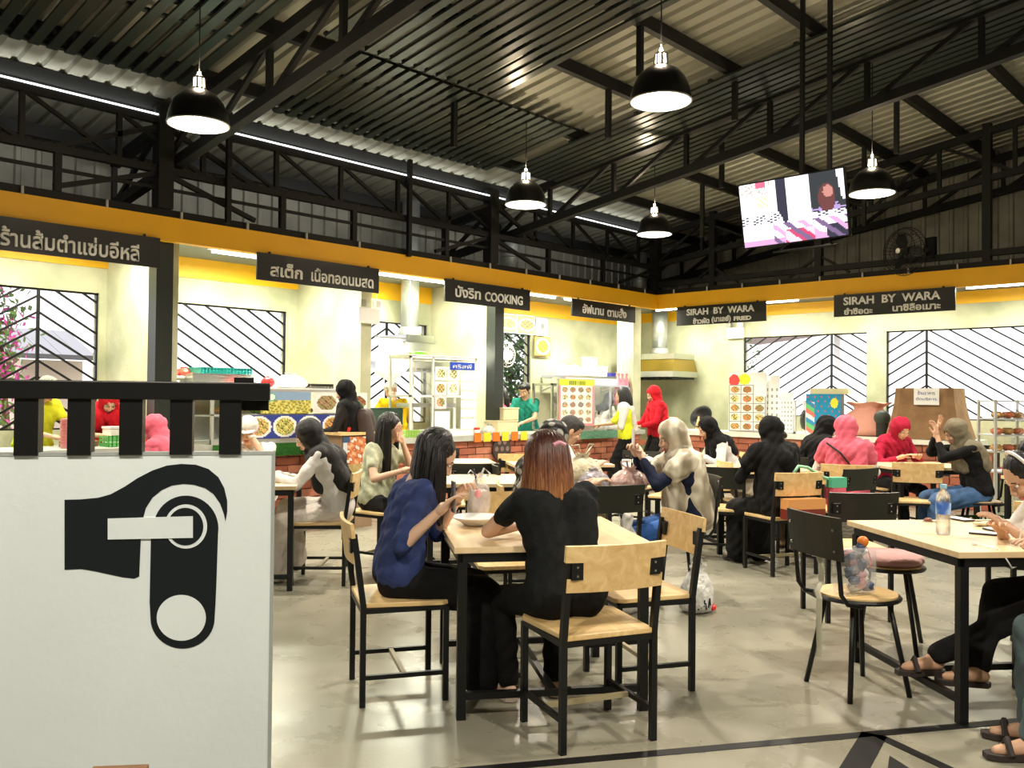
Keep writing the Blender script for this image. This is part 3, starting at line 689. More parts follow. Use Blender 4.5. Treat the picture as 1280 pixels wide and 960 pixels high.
def folds(me, amp, wl, seed, zdir=.5):
    n = len(me.vertices); co = np.zeros(n*3); no = np.zeros(n*3); me.vertices.foreach_get('co', co); me.vertices.foreach_get('normal', no); co = co.reshape(-1, 3); no = no.reshape(-1, 3)
    k = 2*PI/wl; rs = np.random.RandomState(seed); p1, p2, p3 = rs.rand(3)*6; ang = np.arctan2(co[:, 1], co[:, 0]+.05)
    warp = .6*np.sin(co[:, 2]*13+p1)+.5*np.sin(co[:, 0]*17+p2)
    d = np.sin(k*(co[:, 1]*.9+co[:, 2]*zdir+co[:, 0]*.25)+warp*2.2+p3)+.6*np.sin(k*.55*(co[:, 2]*.9-co[:, 0]*.8+co[:, 1]*.3)+warp*1.5)
    co += no*(amp*d)[:, None]; me.vertices.foreach_set('co', co.ravel()); me.update()
# --- head template (x forward, z up, origin at head centre)
def head_template():
    mb = MB()
    mb.ell((-.008, 0, .025), .093, .076, .088, 20, 14).ell((.018, 0, -.035), .066, .060, .075, 18, 12).ell((.045, 0, -.088), .028, .030, .022, 12, 8)
    mb.ell((.065, .030, -.028), .024, .024, .026, 10, 8).ell((.065, -.030, -.028), .024, .024, .026, 10, 8)
    mb.ell((.074, 0, .022), .016, .052, .012, 12, 8)
    mb.tube([(.082, 0, .012), (.096, 0, -.018), (.102, 0, -.030)], [.008, .011, .014], 8).ell((.096, .011, -.034), .011, .009, .008, 8, 6).ell((.096, -.011, -.034), .011, .009, .008, 8, 6)
    mb.ell((.083, 0, -.058), .012, .024, .0075, 10, 6).ell((.081, 0, -.068), .012, .020, .0075, 10, 6)
    for s in (-1, 1): mb.ell((-.008, s*.078, -.008), .018, .009, .030, 10, 8)
    me = remesh(mb, .0052, 2); co, f = get_vf(me); bpy.data.meshes.remove(me)
    for s in (-1, 1):
        d = np.sqrt(((co[:, 1]-s*.031)/.017)**2+((co[:, 2]-.004)/.011)**2); k = np.exp(-d**2)*(co[:, 0] > .03); co[:, 0] -= .010*k
    mi = []
    for q in f:
        c_ = co[list(q)].mean(0); lip = c_[0] > .078 and abs(c_[1]) < .025 and -.076 < c_[2] < -.052
        mi.append(1 if lip else 0)
    return co, f, mi
HCO, HF, HMI = head_template()
def hand_template(curl, vox=.0045):
    mb = MB(); pr = [((0, 0, 0), (.03, 0, 0), .023, .026)]
    for k, y in enumerate((-.028, -.010, .009, .027)): pr.append(((.01, y*.6, 0), (.078, y, .002), .013, .0115))
    Ls = [(.026, .018, .014), (.034, .022, .017), (.036, .024, .018), (.032, .020, .016)]
    for (y, L) in zip((-.030, -.010, .011, .031), Ls):
        p = np.array([.082, y, .0]); a = curl*.25; r = .0088
        for j, l in enumerate(L):
            q = p+np.array([math.cos(a)*l, y*.12*l/.03, -math.sin(a)*l]); pr.append((tuple(p), tuple(q), r, r*.9)); p = q; a += curl*(.75 if j == 0 else .6); r *= .9
    pr += [((.015, .022, -.004), (.048, .048, -.012), .013, .011), ((.048, .048, -.012), (.072, .052, -.022-curl*.01), .0105, .0095), ((.072, .052, -.022-curl*.01), (.092, .046-curl*.012, -.030-curl*.012), .0095, .008)]
    me = remesh(caps_mesh(pr, 8), vox, 1); co, f = get_vf(me); bpy.data.meshes.remove(me); return co, f
HANDS = {'relax': hand_template(.55), 'grip': hand_template(1.25), 'flat': hand_template(.15), 'far': hand_template(.8, .0065)}
LIP = mat('lips', (.50, .17, .14), .45); EYEW = mat('eye_white', (.85, .82, .78), .3); EYEB = mat('eye_dark', (.02, .012, .008), .2); BROW = mat('brow', (.02, .014, .012), .8)
HAIRK = mat('black_hair', (.007, .006, .007), .42, bump=.6, bscale=60, stretch=(1, 1, .08))
HAIRB = ombre_mat()
HAIRO = mat('auburn_root_hair', (.085, .028, .018), .38, var=.5, vscale=20, bump=.5, bscale=60)
def to_mesh(name, parts, mats):
    vs = []; fs = []; mi = []
    for co, f, m in parts:
        o = len(vs); vs += [tuple(c) for c in co]; fs += [tuple(i+o for i in q) for q in f]; mi += (m if isinstance(m, list) else [m]*len(f))
    me = bpy.data.meshes.new(name); me.from_pydata(vs, [], fs)
    for m in mats: me.materials.append(m)
    me.polygons.foreach_set('material_index', mi); me.shade_smooth(); me.update(); return me
def mb_np(mb): return np.array(mb.v), mb.f
PEOPLE = {}
def person(label, x, y, ang, skin=None, seat=.462, stand=False, lean=8, side=0, tw=0, hp=15, hy=0, hr=0, sc=1.0, hands=None, htype=('relax', 'relax'), feet=None, shirt=None, sleeve=.5, pants=None, legs='trousers', hair='short', hairm=None, hijab=None, shoe=None, vox=.013, shirt_len=1.0, elb=None, hip_back=0.0, gender='f', hairlen=.38, facing=None, hijablen=.2, legvis=True, hand_roll=(0, 0)):
    skin = skin or SKIN; hairm = hairm or HAIRK
    t = thingT('person', label, 'person', (x, y, 0), ang)
    hz = (seat+.085) if not stand else .83*sc
    hipc = np.array([-.05-hip_back, 0, hz])
    def rot(v, a, b, c=0):   # a lean forward about y, b side lean about x, c twist
        v = np.array(v, float); ca, sa = math.cos(a), math.sin(a); v = np.array([v[0]*ca+v[2]*sa, v[1], -v[0]*sa+v[2]*ca])
        cb, sb = math.cos(b), math.sin(b); v = np.array([v[0], v[1]*cb-v[2]*sb, v[1]*sb+v[2]*cb]); cc, s_ = math.cos(c), math.sin(c); return np.array([v[0]*cc-v[1]*s_, v[0]*s_+v[1]*cc, v[2]])
    le, sd, twr = math.radians(lean), math.radians(side), math.radians(tw)
    f1 = lambda v: hipc+rot(np.array(v)*sc, le*.6, sd*.6, twr*.3); waist = f1((0, 0, .20)); f2 = lambda v: waist+rot((np.array(v)-(0, 0, .20))*sc, le*1.3, sd*1.2, twr)
    sh = {s: f2((.0, s*.158, .425)) for s in (1, -1)}; neck = f2((-.008, 0, .46)); 
    hd = neck+rot(np.array([.022, 0, .135])*sc, le*1.3+math.radians(hp)*.45, sd*.8, twr)
    Mh = Matrix.Translation(Vector(hd)) @ Matrix.Rotation(math.radians(hy)+twr, 4, 'Z') @ Matrix.Rotation(math.radians(hr), 4, 'X') @ Matrix.Rotation(le*.6+math.radians(hp), 4, 'Y') @ Matrix.Scale(sc, 4)
    jaw = np.array(Mh @ Vector((-.02, 0, -.05)))
    # arms
    l1, l2 = .272*sc, .235*sc; hands = hands or {1: (.30, .12, .80), -1: (.30, -.12, .80)}; elb = elb or {1: (-.25, .8, -1), -1: (-.25, -.8, -1)}
    body = []; cloth = []; parts = []
    A = {}
    for s in (1, -1):
        e, wri = ik(sh[s], hands[s], l1, l2, elb[s]); A[s] = (e, wri)
        body += [(sh[s], e, .040*sc, .034*sc), (e, wri, .034*sc, .023*sc)]
        if sleeve > 0:
            if sleeve <= 1: q = sh[s]+(e-sh[s])*sleeve; cloth.append((sh[s], q, .053*sc, .050*sc))
            else: q = e+(wri-e)*(sleeve-1); cloth += [(sh[s], e, .053*sc, .046*sc), (e, q, .045*sc, .036*sc)]
    # torso
    for s in (1, -1):
        body += [(f1((0, s*.075, 0)), f1((.0, s*.055, .18)), .095*sc, .085*sc), (f1((.0, s*.055, .18)), f2((.0, s*.085, .36)), .085*sc, .092*sc), (f2((0, s*.06, .38)), sh[s], .075*sc, .045*sc)]
        g_ = .012*sc
        cloth += [(f1((0, s*.078, .02 if shirt_len >= 1 else .1)), f1((.0, s*.060, .18)), .105*sc+g_, .092*sc+g_), (f1((0, s*.060, .18)), f2((0, s*.085, .36)), .092*sc+g_, .096*sc+g_), (f2((0, s*.05, .385)), sh[s], .075*sc+g_, .045*sc+g_)]
        if gender == 'f': cloth.append((f2((.055, s*.06, .31)), f2((.055, s*.06, .29)), .062*sc, .062*sc)); body.append((f2((.045, s*.06, .31)), f2((.045, s*.06, .30)), .055*sc, .055*sc))
    body += [(f2((-.008, 0, .40)), neck, .062*sc, .052*sc), (neck, jaw, .050*sc, .049*sc)]
    # legs
    t1, t2 = .405*sc, .385*sc
    if feet is None: feet = {1: (.36, .10), -1: (.36, -.10)} if not stand else {1: (.02, .10), -1: (-.02, -.10)}
    lower = []
    for s in (1, -1):
        h0 = hipc+np.array([0, s*.085*sc, -.02]); fz = feet[s][2] if len(feet[s]) > 2 else .075
        k, an = ik(h0, (feet[s][0], feet[s][1], fz), t1, t2, (1, s*.15, .45) if not stand else (1, 0, 0))
        body += [(h0, k, .078*sc, .053*sc), (k, an, .050*sc, .032*sc)]
        fd = nrm([1, s*.15, 0]) 
        toe = an+fd*.135*sc+np.array([0, 0, -.045]); body += [(an+np.array([-.02, 0, -.03]), an+fd*.05+np.array([0, 0, -.03]), .031, .033), (an+fd*.05+np.array([0, 0, -.032]), toe, .033, .022)]
        if pants is not None:
            if legs == 'wide': lower += [(h0, k, .098*sc, .092*sc), (k, k+(an-k)*.93, .090*sc, .105*sc)]
            elif legs == 'skirt': lower += [(h0, k, .10*sc, .10*sc), (k, k+(an-k)*.92, .095*sc, .11*sc), (h0*.5+k*.5+np.array([0, -s*.08, 0]), k+(an-k)*.9+np.array([0, -s*.06, 0]), .09, .09)]
            elif legs == 'shorts': lower += [(h0, h0+(k-h0)*.8, .092*sc, .078*sc)]
            else: lower += [(h0, k, .088*sc, .064*sc), (k, k+(an-k)*.93, .062*sc, .050*sc)]
        if shoe is not None:
            b0 = an+np.array([-.035, 0, -.052]); mbs = MB(); fdv = Vector(fd); nn = Vector((-fd[1], fd[0], 0)); c0 = Vector(b0); zb = max(.004, an[2]-.078)
            pts = [(-.02, .0), (.0, -.034), (.10, -.036), (.17, -.040), (.215, -.02), (.215, .02), (.17, .040), (.10, .036), (.0, .034)]
            poly = [((c0+fdv*(p_*sc)+nn*q_).x, (c0+fdv*(p_*sc)+nn*q_).y) for p_, q_ in pts]; mbs.prism(poly, zb, zb+.022)
            c1 = c0+fdv*.13*sc; 
            mbs.tube([(c1+nn*.04).xy.to_3d()+Vector((0, 0, zb+.02)), c1.xy.to_3d()+Vector((0, 0, zb+.075)), (c1-nn*.04).xy.to_3d()+Vector((0, 0, zb+.02))], .014, 6)
            P('sandal', mbs, shoe, t)
    if pants is not None: lower += [(hipc+np.array([0, .075, .0]), f1((0, .07, .09)), .112*sc, .10*sc), (hipc+np.array([0, -.075, .0]), f1((0, -.07, .09)), .112*sc, .10*sc)]
    me = remesh(caps_mesh(body), vox); bco, bf = get_vf(me); bpy.data.meshes.remove(me); plist = [(bco, bf, 0)]
    R3 = np.array(Mh.to_3x3()); hc = HCO @ R3.T+np.array(Mh.translation); plist.append((hc, HF, HMI))
    for s in (1, -1):
        e, wri = A[s]; co, f = HANDS[htype[0 if s == 1 else 1]]; co = co.copy()
        if s == 1: co[:, 1] *= -1      # thumbs point to the body side
        d = nrm(wri-e); up = np.array([0, 0, 1.]) if abs(d[2]) < .9 else nrm([-1, 0, .2]); yv = nrm(np.cross(up, d)); zv = np.cross(d, yv)
        a_ = math.radians(hand_roll[0 if s == 1 else 1]); yv, zv = yv*math.cos(a_)+zv*math.sin(a_), zv*math.cos(a_)-yv*math.sin(a_)
        co = wri+(co[:, 0:1]*d+co[:, 1:2]*yv+co[:, 2:3]*zv)*sc
        if s == 1: f = [q[::-1] for q in f]
        plist.append((co, f, 0))
    for s in (1, -1):
        for (c_, r_, m_) in (((.0745, s*.031, .004), (.009, .013, .0075), 2), ((.0815, s*.031, .003), (.004, .0058, .0062), 3)):
            mb = MB().ell(c_, *r_, 8, 6, M=Mh); plist.append((np.array(mb.v), mb.f, m_))
        mb = MB().tube([(.083, s*.016, .024), (.083, s*.032, .029), (.072, s*.050, .024)], .0028, 5); mb.v = [tuple(Mh @ Vector(v)) for v in mb.v]; plist.append((np.array(mb.v), mb.f, 4))
    link('body', to_mesh('body', plist, [skin, LIP, EYEW, EYEB, BROW]), t)
    def cloth_obj(nm, prims, m, cut=None, v=None):
        me = remesh(caps_mesh(prims), v or vox, 3); folds(me, .0042 if nm == 'headscarf' else .0032, .062 if nm == 'headscarf' else .085, len(label), .55 if nm == 'headscarf' else .8)
        if cut is not None:
            bm = bmesh.new(); bm.from_mesh(me); bmesh.ops.delete(bm, geom=[f for f in bm.faces if cut(f.calc_center_median())], context='FACES'); bm.to_mesh(me); bm.free()
        me.materials.clear(); me.materials.append(m); me.shade_smooth(); o = link(nm, me, t)
        if cut is not None:
            so = o.modifiers.new('s', 'SOLIDIFY'); so.thickness = .006; so.offset = 1
        return o
    if pants is not None: cloth_obj('skirt' if legs == 'skirt' else 'trousers', lower, pants)
    if shirt is not None: cloth_obj('shirt', cloth, shirt)
    if hijab is not None:
        hj = [(Mh @ Vector((-.018, 0, .028)), Mh @ Vector((-.010, 0, -.03)), .103*sc, .088*sc), (Mh @ Vector((-.03, 0, -.05)), neck, .082*sc, .085*sc),
              (Mh @ Vector((.015, 0, -.085)), f2((.05, 0, .40)), .062*sc, .075*sc), (neck, f2((-.045, 0, .36)), .085*sc, .12*sc)]
        for s in (1, -1):
            hj += [(neck, sh[s]*.85+neck*.15, .082*sc, .07*sc), (f2((.03, s*.06, .42)), f2((.085, s*.075, .42-hijablen)), .08*sc, (.09 if hijablen >= .3 else .065)*sc), (f2((-.035, s*.085, .40)), f2((-.055, s*.085, .42-hijablen*1.3)), .09*sc, (.105 if hijablen >= .3 else .08)*sc)]
            if hijablen >= .3: hj += [(sh[s], A[s][0]*.42+sh[s]*.58, .078*sc, .074*sc)]
        Mi = Mh.inverted()
        def cut(c):
            p = Mi @ c; return p.x > .035 and (p.y/.056)**2+((p.z+.018)/.075)**2 < 1
        cloth_obj('headscarf', hj, hijab, cut, v=min(vox, .011))
    elif hair == 'cap':
        mb = MB().ell((-.01, 0, .040), .104, .088, .082, 20, 12, M=Mh); P('cap', mb, hairm, t, smooth=True)
    elif hair:
        mb = MB().ell((-.022, 0, .034), .096, .086, .092, 24, 14, M=Mh, jit=.012)
        if hair == 'short': mb.ell((.03, 0, .075), .062, .070, .040, 16, 8, M=Mh, jit=.02).ell((-.045, 0, -.02), .06, .07, .06, 14, 8, M=Mh)
        elif hair == 'bun': mb.ell((-.09, 0, .09), .05, .05, .05, 14, 8, M=Mh, jit=.04)
        P('hair', mb, hairm if not isinstance(hairm, tuple) else hairm[0], t, smooth=True)
        if hair in ('long', 'tail'):
            mb = MB(); mb2 = MB(); rnd = random.Random(len(label)); N = 210
            for k in range(N):
                if hair == 'tail': az = PI+rnd.uniform(-.5, .5); r0 = .03
                else: az = PI+rnd.uniform(-2.0, 2.0)
                pts = []
                for j in range(6):
                    el = PI/2*(1-j/5.); lay = 1+rnd.uniform(-.02, .04)
                    pts.append(Mh @ Vector((-.022+.100*lay*math.cos(el)*math.cos(az), .088*lay*math.cos(el)*math.sin(az), .034+.096*lay*math.sin(el))))
                L = hairlen*sc*rnd.uniform(.88, 1.06); p = pts[-1].copy(); out = (p-(Mh @ Vector((-.022, 0, .034)))).normalized(); jx, jy = rnd.uniform(-.012, .012), rnd.uniform(-.012, .012)
                for j in range(1, 8):
                    q = j/7.; pts.append(p+Vector((out.x*.022*math.sin(q*2.2)-.02*q+jx*q, out.y*(.02*math.sin(q*2.2)-.018*q)+jy*q, -L*q)))
                (mb2 if (k % 3 == 0) else mb).tube(pts, [.010]*6+[.0125, .013, .0125, .011, .009, .006, .003], 5)
            if isinstance(hairm, tuple):
                P('hair_strands', mb, hairm[1], t, smooth=True); P('hair_strands', mb2, hairm[2], t, smooth=True)
            else:
                for v, f in ((mb2.v, mb2.f),): mb.add(v, f)
                P('hair_strands', mb, hairm, t, smooth=True)
    PEOPLE[label] = dict(t=t, hand={s: A[s][1] for s in (1, -1)}, Mh=Mh, f1=f1, f2=f2, sh=sh, neck=neck, elbow={s: A[s][0] for s in (1, -1)})
    return t
# ================================================================== the people
def at(px_, w): q = atw(px_, 500, w); return float(q[0]), float(q[1])
def HL(px_, py_, w, x, y, ang):
    """a point seen in the photo at depth w, expressed in the person's frame"""
    q = atw(px_, py_, w)-np.array([x, y, 0]); c, s = math.cos(ang), math.sin(ang); return (float(c*q[0]+s*q[1]), float(-s*q[0]+c*q[1]), float(q[2]))
rad = math.radians
NAVY = fabric('navy_top', (.035, .055, .17)); BLK = fabric('black_cloth', (.008, .008, .009)); BLKT = fabric('black_tee', (.010, .012, .013))
WHT = fabric('white_cloth', (.80, .78, .76)); CREAMC = fabric('cream_shirt', (.72, .66, .55)); PINKC = fabric('pink_scarf', (.78, .15, .22)); REDC = fabric('red_scarf', (.66, .015, .03))
DENIM = mat('denim', (.05, .13, .30), .8, var=.45, vscale=9, bump=.5, bscale=14); YELC = fabric('yellow_shirt', (.85, .55, .01)); TEAL = fabric('teal_tee', (.02, .26, .21)); MAROON = fabric('maroon_scarf', (.42, .015, .05))
OLIVE = fabric('olive_scarf', (.20, .175, .12)); GREY = fabric('grey_jeans', (.10, .14, .15)); SILVER = pattern_mat('silver_scarf', 'wave', (.36, .31, .22), (.74, .69, .56), 2.2, .38, .0)
PATT = pattern_mat('patterned_black_white', 'voronoi', (.42, .41, .38), (.012, .012, .012), 17); SPOTB = mat('black_spotted_scarf', (.008, .008, .009), .7, bump=.5, bscale=18)
CHECK = pattern_mat('checked_trousers', 'check', (.01, .01, .01), (.20, .20, .18), 46); LEAFY = mat('pale_green_blouse', (.66, .70, .50), .8, var=.45, vscale=16, bump=.4, bscale=16)
STRIPW = pattern_mat('white_striped_dress', 'stripe', (.55, .53, .5), (.85, .83, .8), 16); ORANGER = fabric('orange_red_shirt', (.78, .06, .03)); LIME = fabric('lime_shirt', (.68, .72, .03)); KHAKI = fabric('khaki_trousers', (.17, .13, .08)); BROWNC = fabric('brown_cloth', (.17, .09, .055))
SAND = mat('dark_sandal', (.03, .022, .02), .6); SANDL = mat('pale_sandal', (.55, .45, .38), .6)
STRCAP = pattern_mat('striped_cap', 'stripe', (.02, .02, .02), (.45, .42, .36), 22)
# --- front table
x, y, a = 2.74, 3.27, rad(-32)
person('long haired woman in navy top bent over her phone', x, y, a, SKINL, lean=13, hp=28, hy=-4, shirt=NAVY, sleeve=.98, pants=BLK, legs='wide', hair='long', hairlen=.33, shoe=SAND,
       hands={-1: HL(548, 640, 3.98, x, y, a), 1: HL(572, 624, 4.25, x, y, a)}, elb={1: (-.2, .5, -1), -1: (-.3, -.35, -1)}, htype=('grip', 'relax'), feet={1: (.42, .03), -1: (.33, -.16)}, vox=.0095, shirt_len=1)
x, y = at(704, 3.86); a = rad(66)
person('woman in black tee with auburn to blonde hair, seen from behind', x, y, a, SKINL, lean=13, side=-3, hp=14, hy=8, shirt=BLKT, sleeve=.5, pants=BLK, hair='long', hairm=(HAIRO, HAIRB, HAIRB), hairlen=.34, shoe=SANDL,
       hands={1: (.33, .03, .80), -1: (.34, -.05, .81)}, elb={1: (-.05, 1, -.25), -1: (-.05, -1, -.35)}, feet={1: (.30, .12), -1: (.28, -.10)}, vox=.0095)
# --- left table
x, y, a = 3.93, 5.57, rad(140)
person('woman in white dress and black floral headscarf at the left table', x, y, a, SKINL, lean=20, hp=12, shirt=WHT, sleeve=1.95, pants=fabric('offwhite_trousers', (.72, .66, .60)), legs='wide', hijab=SPOTB, shoe=SAND, hands={1: (.44, .10, .80), -1: (.42, .02, .80)}, feet={1: (.40, .05), -1: (.30, -.10, .14)}, vox=.012, hijablen=.2)
x, y = at(318, 7.35); a = rad(-140)
person('person in white cap resting head on hand behind the rail', x, y, a, lean=16, hp=10, hy=12, shirt=STRIPW, sleeve=.6, pants=CHECK, hair='cap', hairm=fabric('white_cap', (.75, .73, .70)), shoe=SAND, hands={1: (.24, .07, 1.06), -1: (.38, -.10, .80)}, feet={1: (.45, .16), -1: (.42, -.02)}, vox=.013)
x, y = at(218, 7.6)
person('person in bright pink headscarf seen between the rail bars', x, y, rad(120), lean=20, hp=15, hijab=PINKC, shirt=PINKC, sleeve=1.9, pants=BLK, vox=.016)
# --- behind the front table
x, y = at(478, 7.3); a = rad(-78)
person('woman in pale green blouse eating, long black hair', x, y, a, SKINL, lean=10, hp=16, hy=18, shirt=LEAFY, sleeve=.55, pants=BLK, hair='long', hairlen=.42, hands={1: (.20, .02, 1.02), -1: (.30, -.10, .80)}, elb={1: (-.2, .6, -1), -1: (-.2, -.8, -1)}, vox=.012, shoe=SAND)
wood_chair('wooden chair under the woman in the pale green blouse', x, y, a)
x, y = at(672, 5.9); a = rad(-42)
person('woman in black and white patterned headscarf and dress', x, y, a, SKIN, lean=12, hp=18, hijab=PATT, shirt=PATT, sleeve=1.6, pants=BLK, legs='wide', hands={1: (.38, .12, .82), -1: (.36, -.06, .82)}, hijablen=.28, vox=.013, shoe=SAND)
wood_chair('wooden chair under the woman in the patterned headscarf', x, y, a)
x, y = at(694, 7.5); a = rad(-38)
person('grey haired man in white shirt behind the patterned headscarf', x, y, a, lean=14, hp=20, shirt=WHT, sleeve=.6, pants=KHAKI, hair='short', hairm=mat('grey_hair', (.035, .033, .033), .7, bump=.5), hands={1: (.34, .12, .82), -1: (.34, -.1, .82)}, vox=.014, gender='m', sc=1.02, shoe=SAND)
wood_chair('wooden chair under the grey haired man', x, y, a)
x, y, a = 5.36, 3.40, rad(138)
person('woman in shiny silver headscarf and dark blue dress at the middle table', x, y, a, SKINL, lean=9, hp=14, hijab=SILVER, shirt=fabric('midnight_dress', (.012, .017, .045)), sleeve=1.85, pants=mat('blue_jeans', (.02, .10, .36), .8, bump=.3), legs='trousers', hands={1: (.30, .05, .98), -1: (.33, -.02, 1.0)}, elb={1: (.1, .6, -1), -1: (.1, -.6, -1)}, htype=('grip', 'grip'), hijablen=.30, vox=.011, shoe=SAND, feet={1: (.40, .05), -1: (.30, -.10)})
# --- right middle group
x, y = at(908, 9.4)
person('woman in white blouse and black headscarf, leftmost of the right group', x, y, rad(140), lean=22, hp=10, hijab=BLK, shirt=WHT, sleeve=1.8, pants=GREY, vox=.015, hijablen=.1, shoe=SAND)
wood_chair('wooden chair under the woman in white blouse at the right group', x, y, rad(140))
x, y = at(938, 8.2)
person('boy in cream shirt leaning over the table', x, y, rad(-42), lean=26, hp=14, hy=-12, shirt=CREAMC, sleeve=.55, pants=KHAKI, hair='short', hands={1: (.30, .05, .95), -1: (.36, -.12, .80)}, elb={1: (.2, .8, -1), -1: (-.1, -1, -.4)}, vox=.013, gender='m', sc=.96, shoe=SAND)
wood_chair('wooden chair under the boy in the cream shirt', x, y, rad(-42))
person('woman all in black, back to the viewer on a wooden chair', 6.78, 3.42, rad(62), lean=8, hp=8, hijab=BLK, shirt=BLK, sleeve=1.9, pants=BLK, legs='skirt', hijablen=.36, vox=.013, shoe=SAND)
x, y = at(1020, 9.0)
person('person in black headscarf between the black dress and pink scarf', x, y, rad(-30), lean=14, hp=16, hy=-5, hijab=BLK, shirt=BLK, sleeve=1.9, pants=BLK, vox=.015, shoe=SAND)
wood_chair('dark backed chair under the second black headscarf', x, y, rad(-30), True, 'dark backed square chairs')
x, y = at(1058, 8.1)
person('woman in pink headscarf and striped white dress, back turned', x, y, rad(25), lean=10, hp=8, hijab=PINKC, shirt=STRIPW, sleeve=1.9, pants=STRIPW, legs='skirt', hijablen=.38, vox=.013, shoe=SANDL)
wood_chair('wooden chair under the woman in the pink headscarf', x, y, rad(25))
x, y = at(1112, 9.6)
person('woman in maroon headscarf facing the camera', x, y, rad(-120), lean=18, hp=14, hijab=MAROON, shirt=MAROON, sleeve=1.8, pants=BLK, vox=.015, shoe=SAND)
wood_chair('wooden chair under the woman in maroon', x, y, rad(-120))
x, y = 9.02, 2.55; a = rad(128)
person('woman in olive headscarf and denim dungarees raising her hands', x, y, a, SKIN, lean=16, hp=14, hijab=OLIVE, shirt=BLK, sleeve=1.6, pants=DENIM, legs='wide', hands={1: (.34, .06, 1.08), -1: (.30, -.04, 1.12)}, elb={1: (.2, .4, -1), -1: (.2, -.4, -1)}, htype=('relax', 'flat'), hijablen=.14, vox=.012, shoe=SAND)
# --- right edge
x, y = at(1350, 4.1); a = rad(128)
person('person in white shirt with white headphones at the right edge', x, y, a, SKIN, lean=24, hp=26, shirt=WHT, sleeve=1.4, pants=BLK, hair='bun', gender='m', hands={1: (.36, .12, .82), -1: (.36, .02, .80)}, elb={1: (-.2, .6, -1), -1: (-.2, -.7, -.8)}, feet={1: (.66, .02, .20), -1: (.50, .12, .18)}, vox=.011, shoe=SAND)
wood_chair('wooden chair of the person with headphones, mostly outside the photo', x, y, a)
x, y = at(1420, 3.5); a = rad(122)
person('person in grey jeans almost wholly beyond the right edge', x, y, a, SKIN, lean=10, shirt=fabric('grey_tee', (.2, .2, .2)), pants=GREY, hair='short', feet={1: (.42, .12), -1: (.36, -.06)}, vox=.012, shoe=SAND)
wood_chair('wooden chair of the person in grey jeans', x, y, a)
# --- stall keepers and customers
def stand(label, px_, Y, ang, top=1.62, **k):
    X = float(onY(px_, 490, Y)[0]); sc = top/1.60
    person(label, X, Y, rad(ang), stand=True, sc=sc, vox=.016, **k); return X
stand('cook in black and tan striped cap and lime shirt', 46, 9.25, -70, 1.66, lean=14, hp=30, hy=35, shirt=LIME, sleeve=.5, pants=BLK, hair='cap', hairm=STRCAP, hands={1: (.38, .10, .98), -1: (.36, -.1, .98)})
stand('cook in red headscarf and orange red shirt bending over', 128, 9.35, -98, 1.60, lean=26, hp=30, hijab=REDC, shirt=ORANGER, sleeve=.9, pants=BLK, hands={1: (.46, .10, .98), -1: (.46, -.1, .98)}, hijablen=.1)
stand('woman in black headscarf and jacket with a backpack strap', 434, 7.85, 125, 1.62, lean=4, hijab=BLK, shirt=fabric('charcoal_jacket', (.018, .015, .015)), sleeve=1.9, pants=BLK, hands={1: (.25, .15, 1.0), -1: (.25, -.15, 1.0)})
stand('cook in yellow shirt and white cap, back turned', 492, 9.5, 80, 1.68, lean=8, hp=25, shirt=YELC, sleeve=.6, pants=BLK, hair='cap', hairm=MATS['white_cap'], hands={1: (.3, .2, 1.0), -1: (.3, -.2, 1.0)}, gender='m')
stand('woman in pink top with black ponytail behind the man in teal', 630, 9.55, 100, 1.60, shirt=fabric('hot_pink_top', (.80, .12, .22)), sleeve=.4, pants=BLK, hair='tail', hairlen=.3, hands={1: (.25, .2, 1.0), -1: (.25, -.2, 1.0)})
X = float(onY(657, 490, 9.10)[0])
person('man in teal polo shirt packing food at the counter', X, 9.10, rad(-158), stand=True, sc=1.06, vox=.014, lean=6, hp=22, hy=-5, shirt=TEAL, sleeve=.6, pants=KHAKI, hair='short', hands={1: (.36, .10, 1.02), -1: (.36, -.08, 1.03)}, gender='m')
stand('cook in dark headscarf and white shirt facing the customer', 755, 9.3, -20, 1.58, lean=14, hp=20, hijab=fabric('charcoal_scarf', (.035, .04, .035)), shirt=WHT, sleeve=1.8, pants=BLK, hands={1: (.35, .1, 1.0), -1: (.35, -.1, 1.0)}, hijablen=.02)
stand('customer in white shawl over yellow top, back turned', 779, 7.75, 118, 1.60, lean=3, shirt=LIME, sleeve=.9, pants=BLK, hair='long', hairlen=.26, hands={1: (.32, .12, 1.0), -1: (.32, -.12, 1.0)})
stand('customer in red headscarf and red tunic beside the corner pillar', 818, 7.55, 150, 1.64, lean=3, hijab=REDC, shirt=fabric('crimson_tunic', (.52, .01, .025)), sleeve=1.8, pants=BLK, hands={1: (.28, .1, .98), -1: (.28, -.1, .98)}, hijablen=.26)
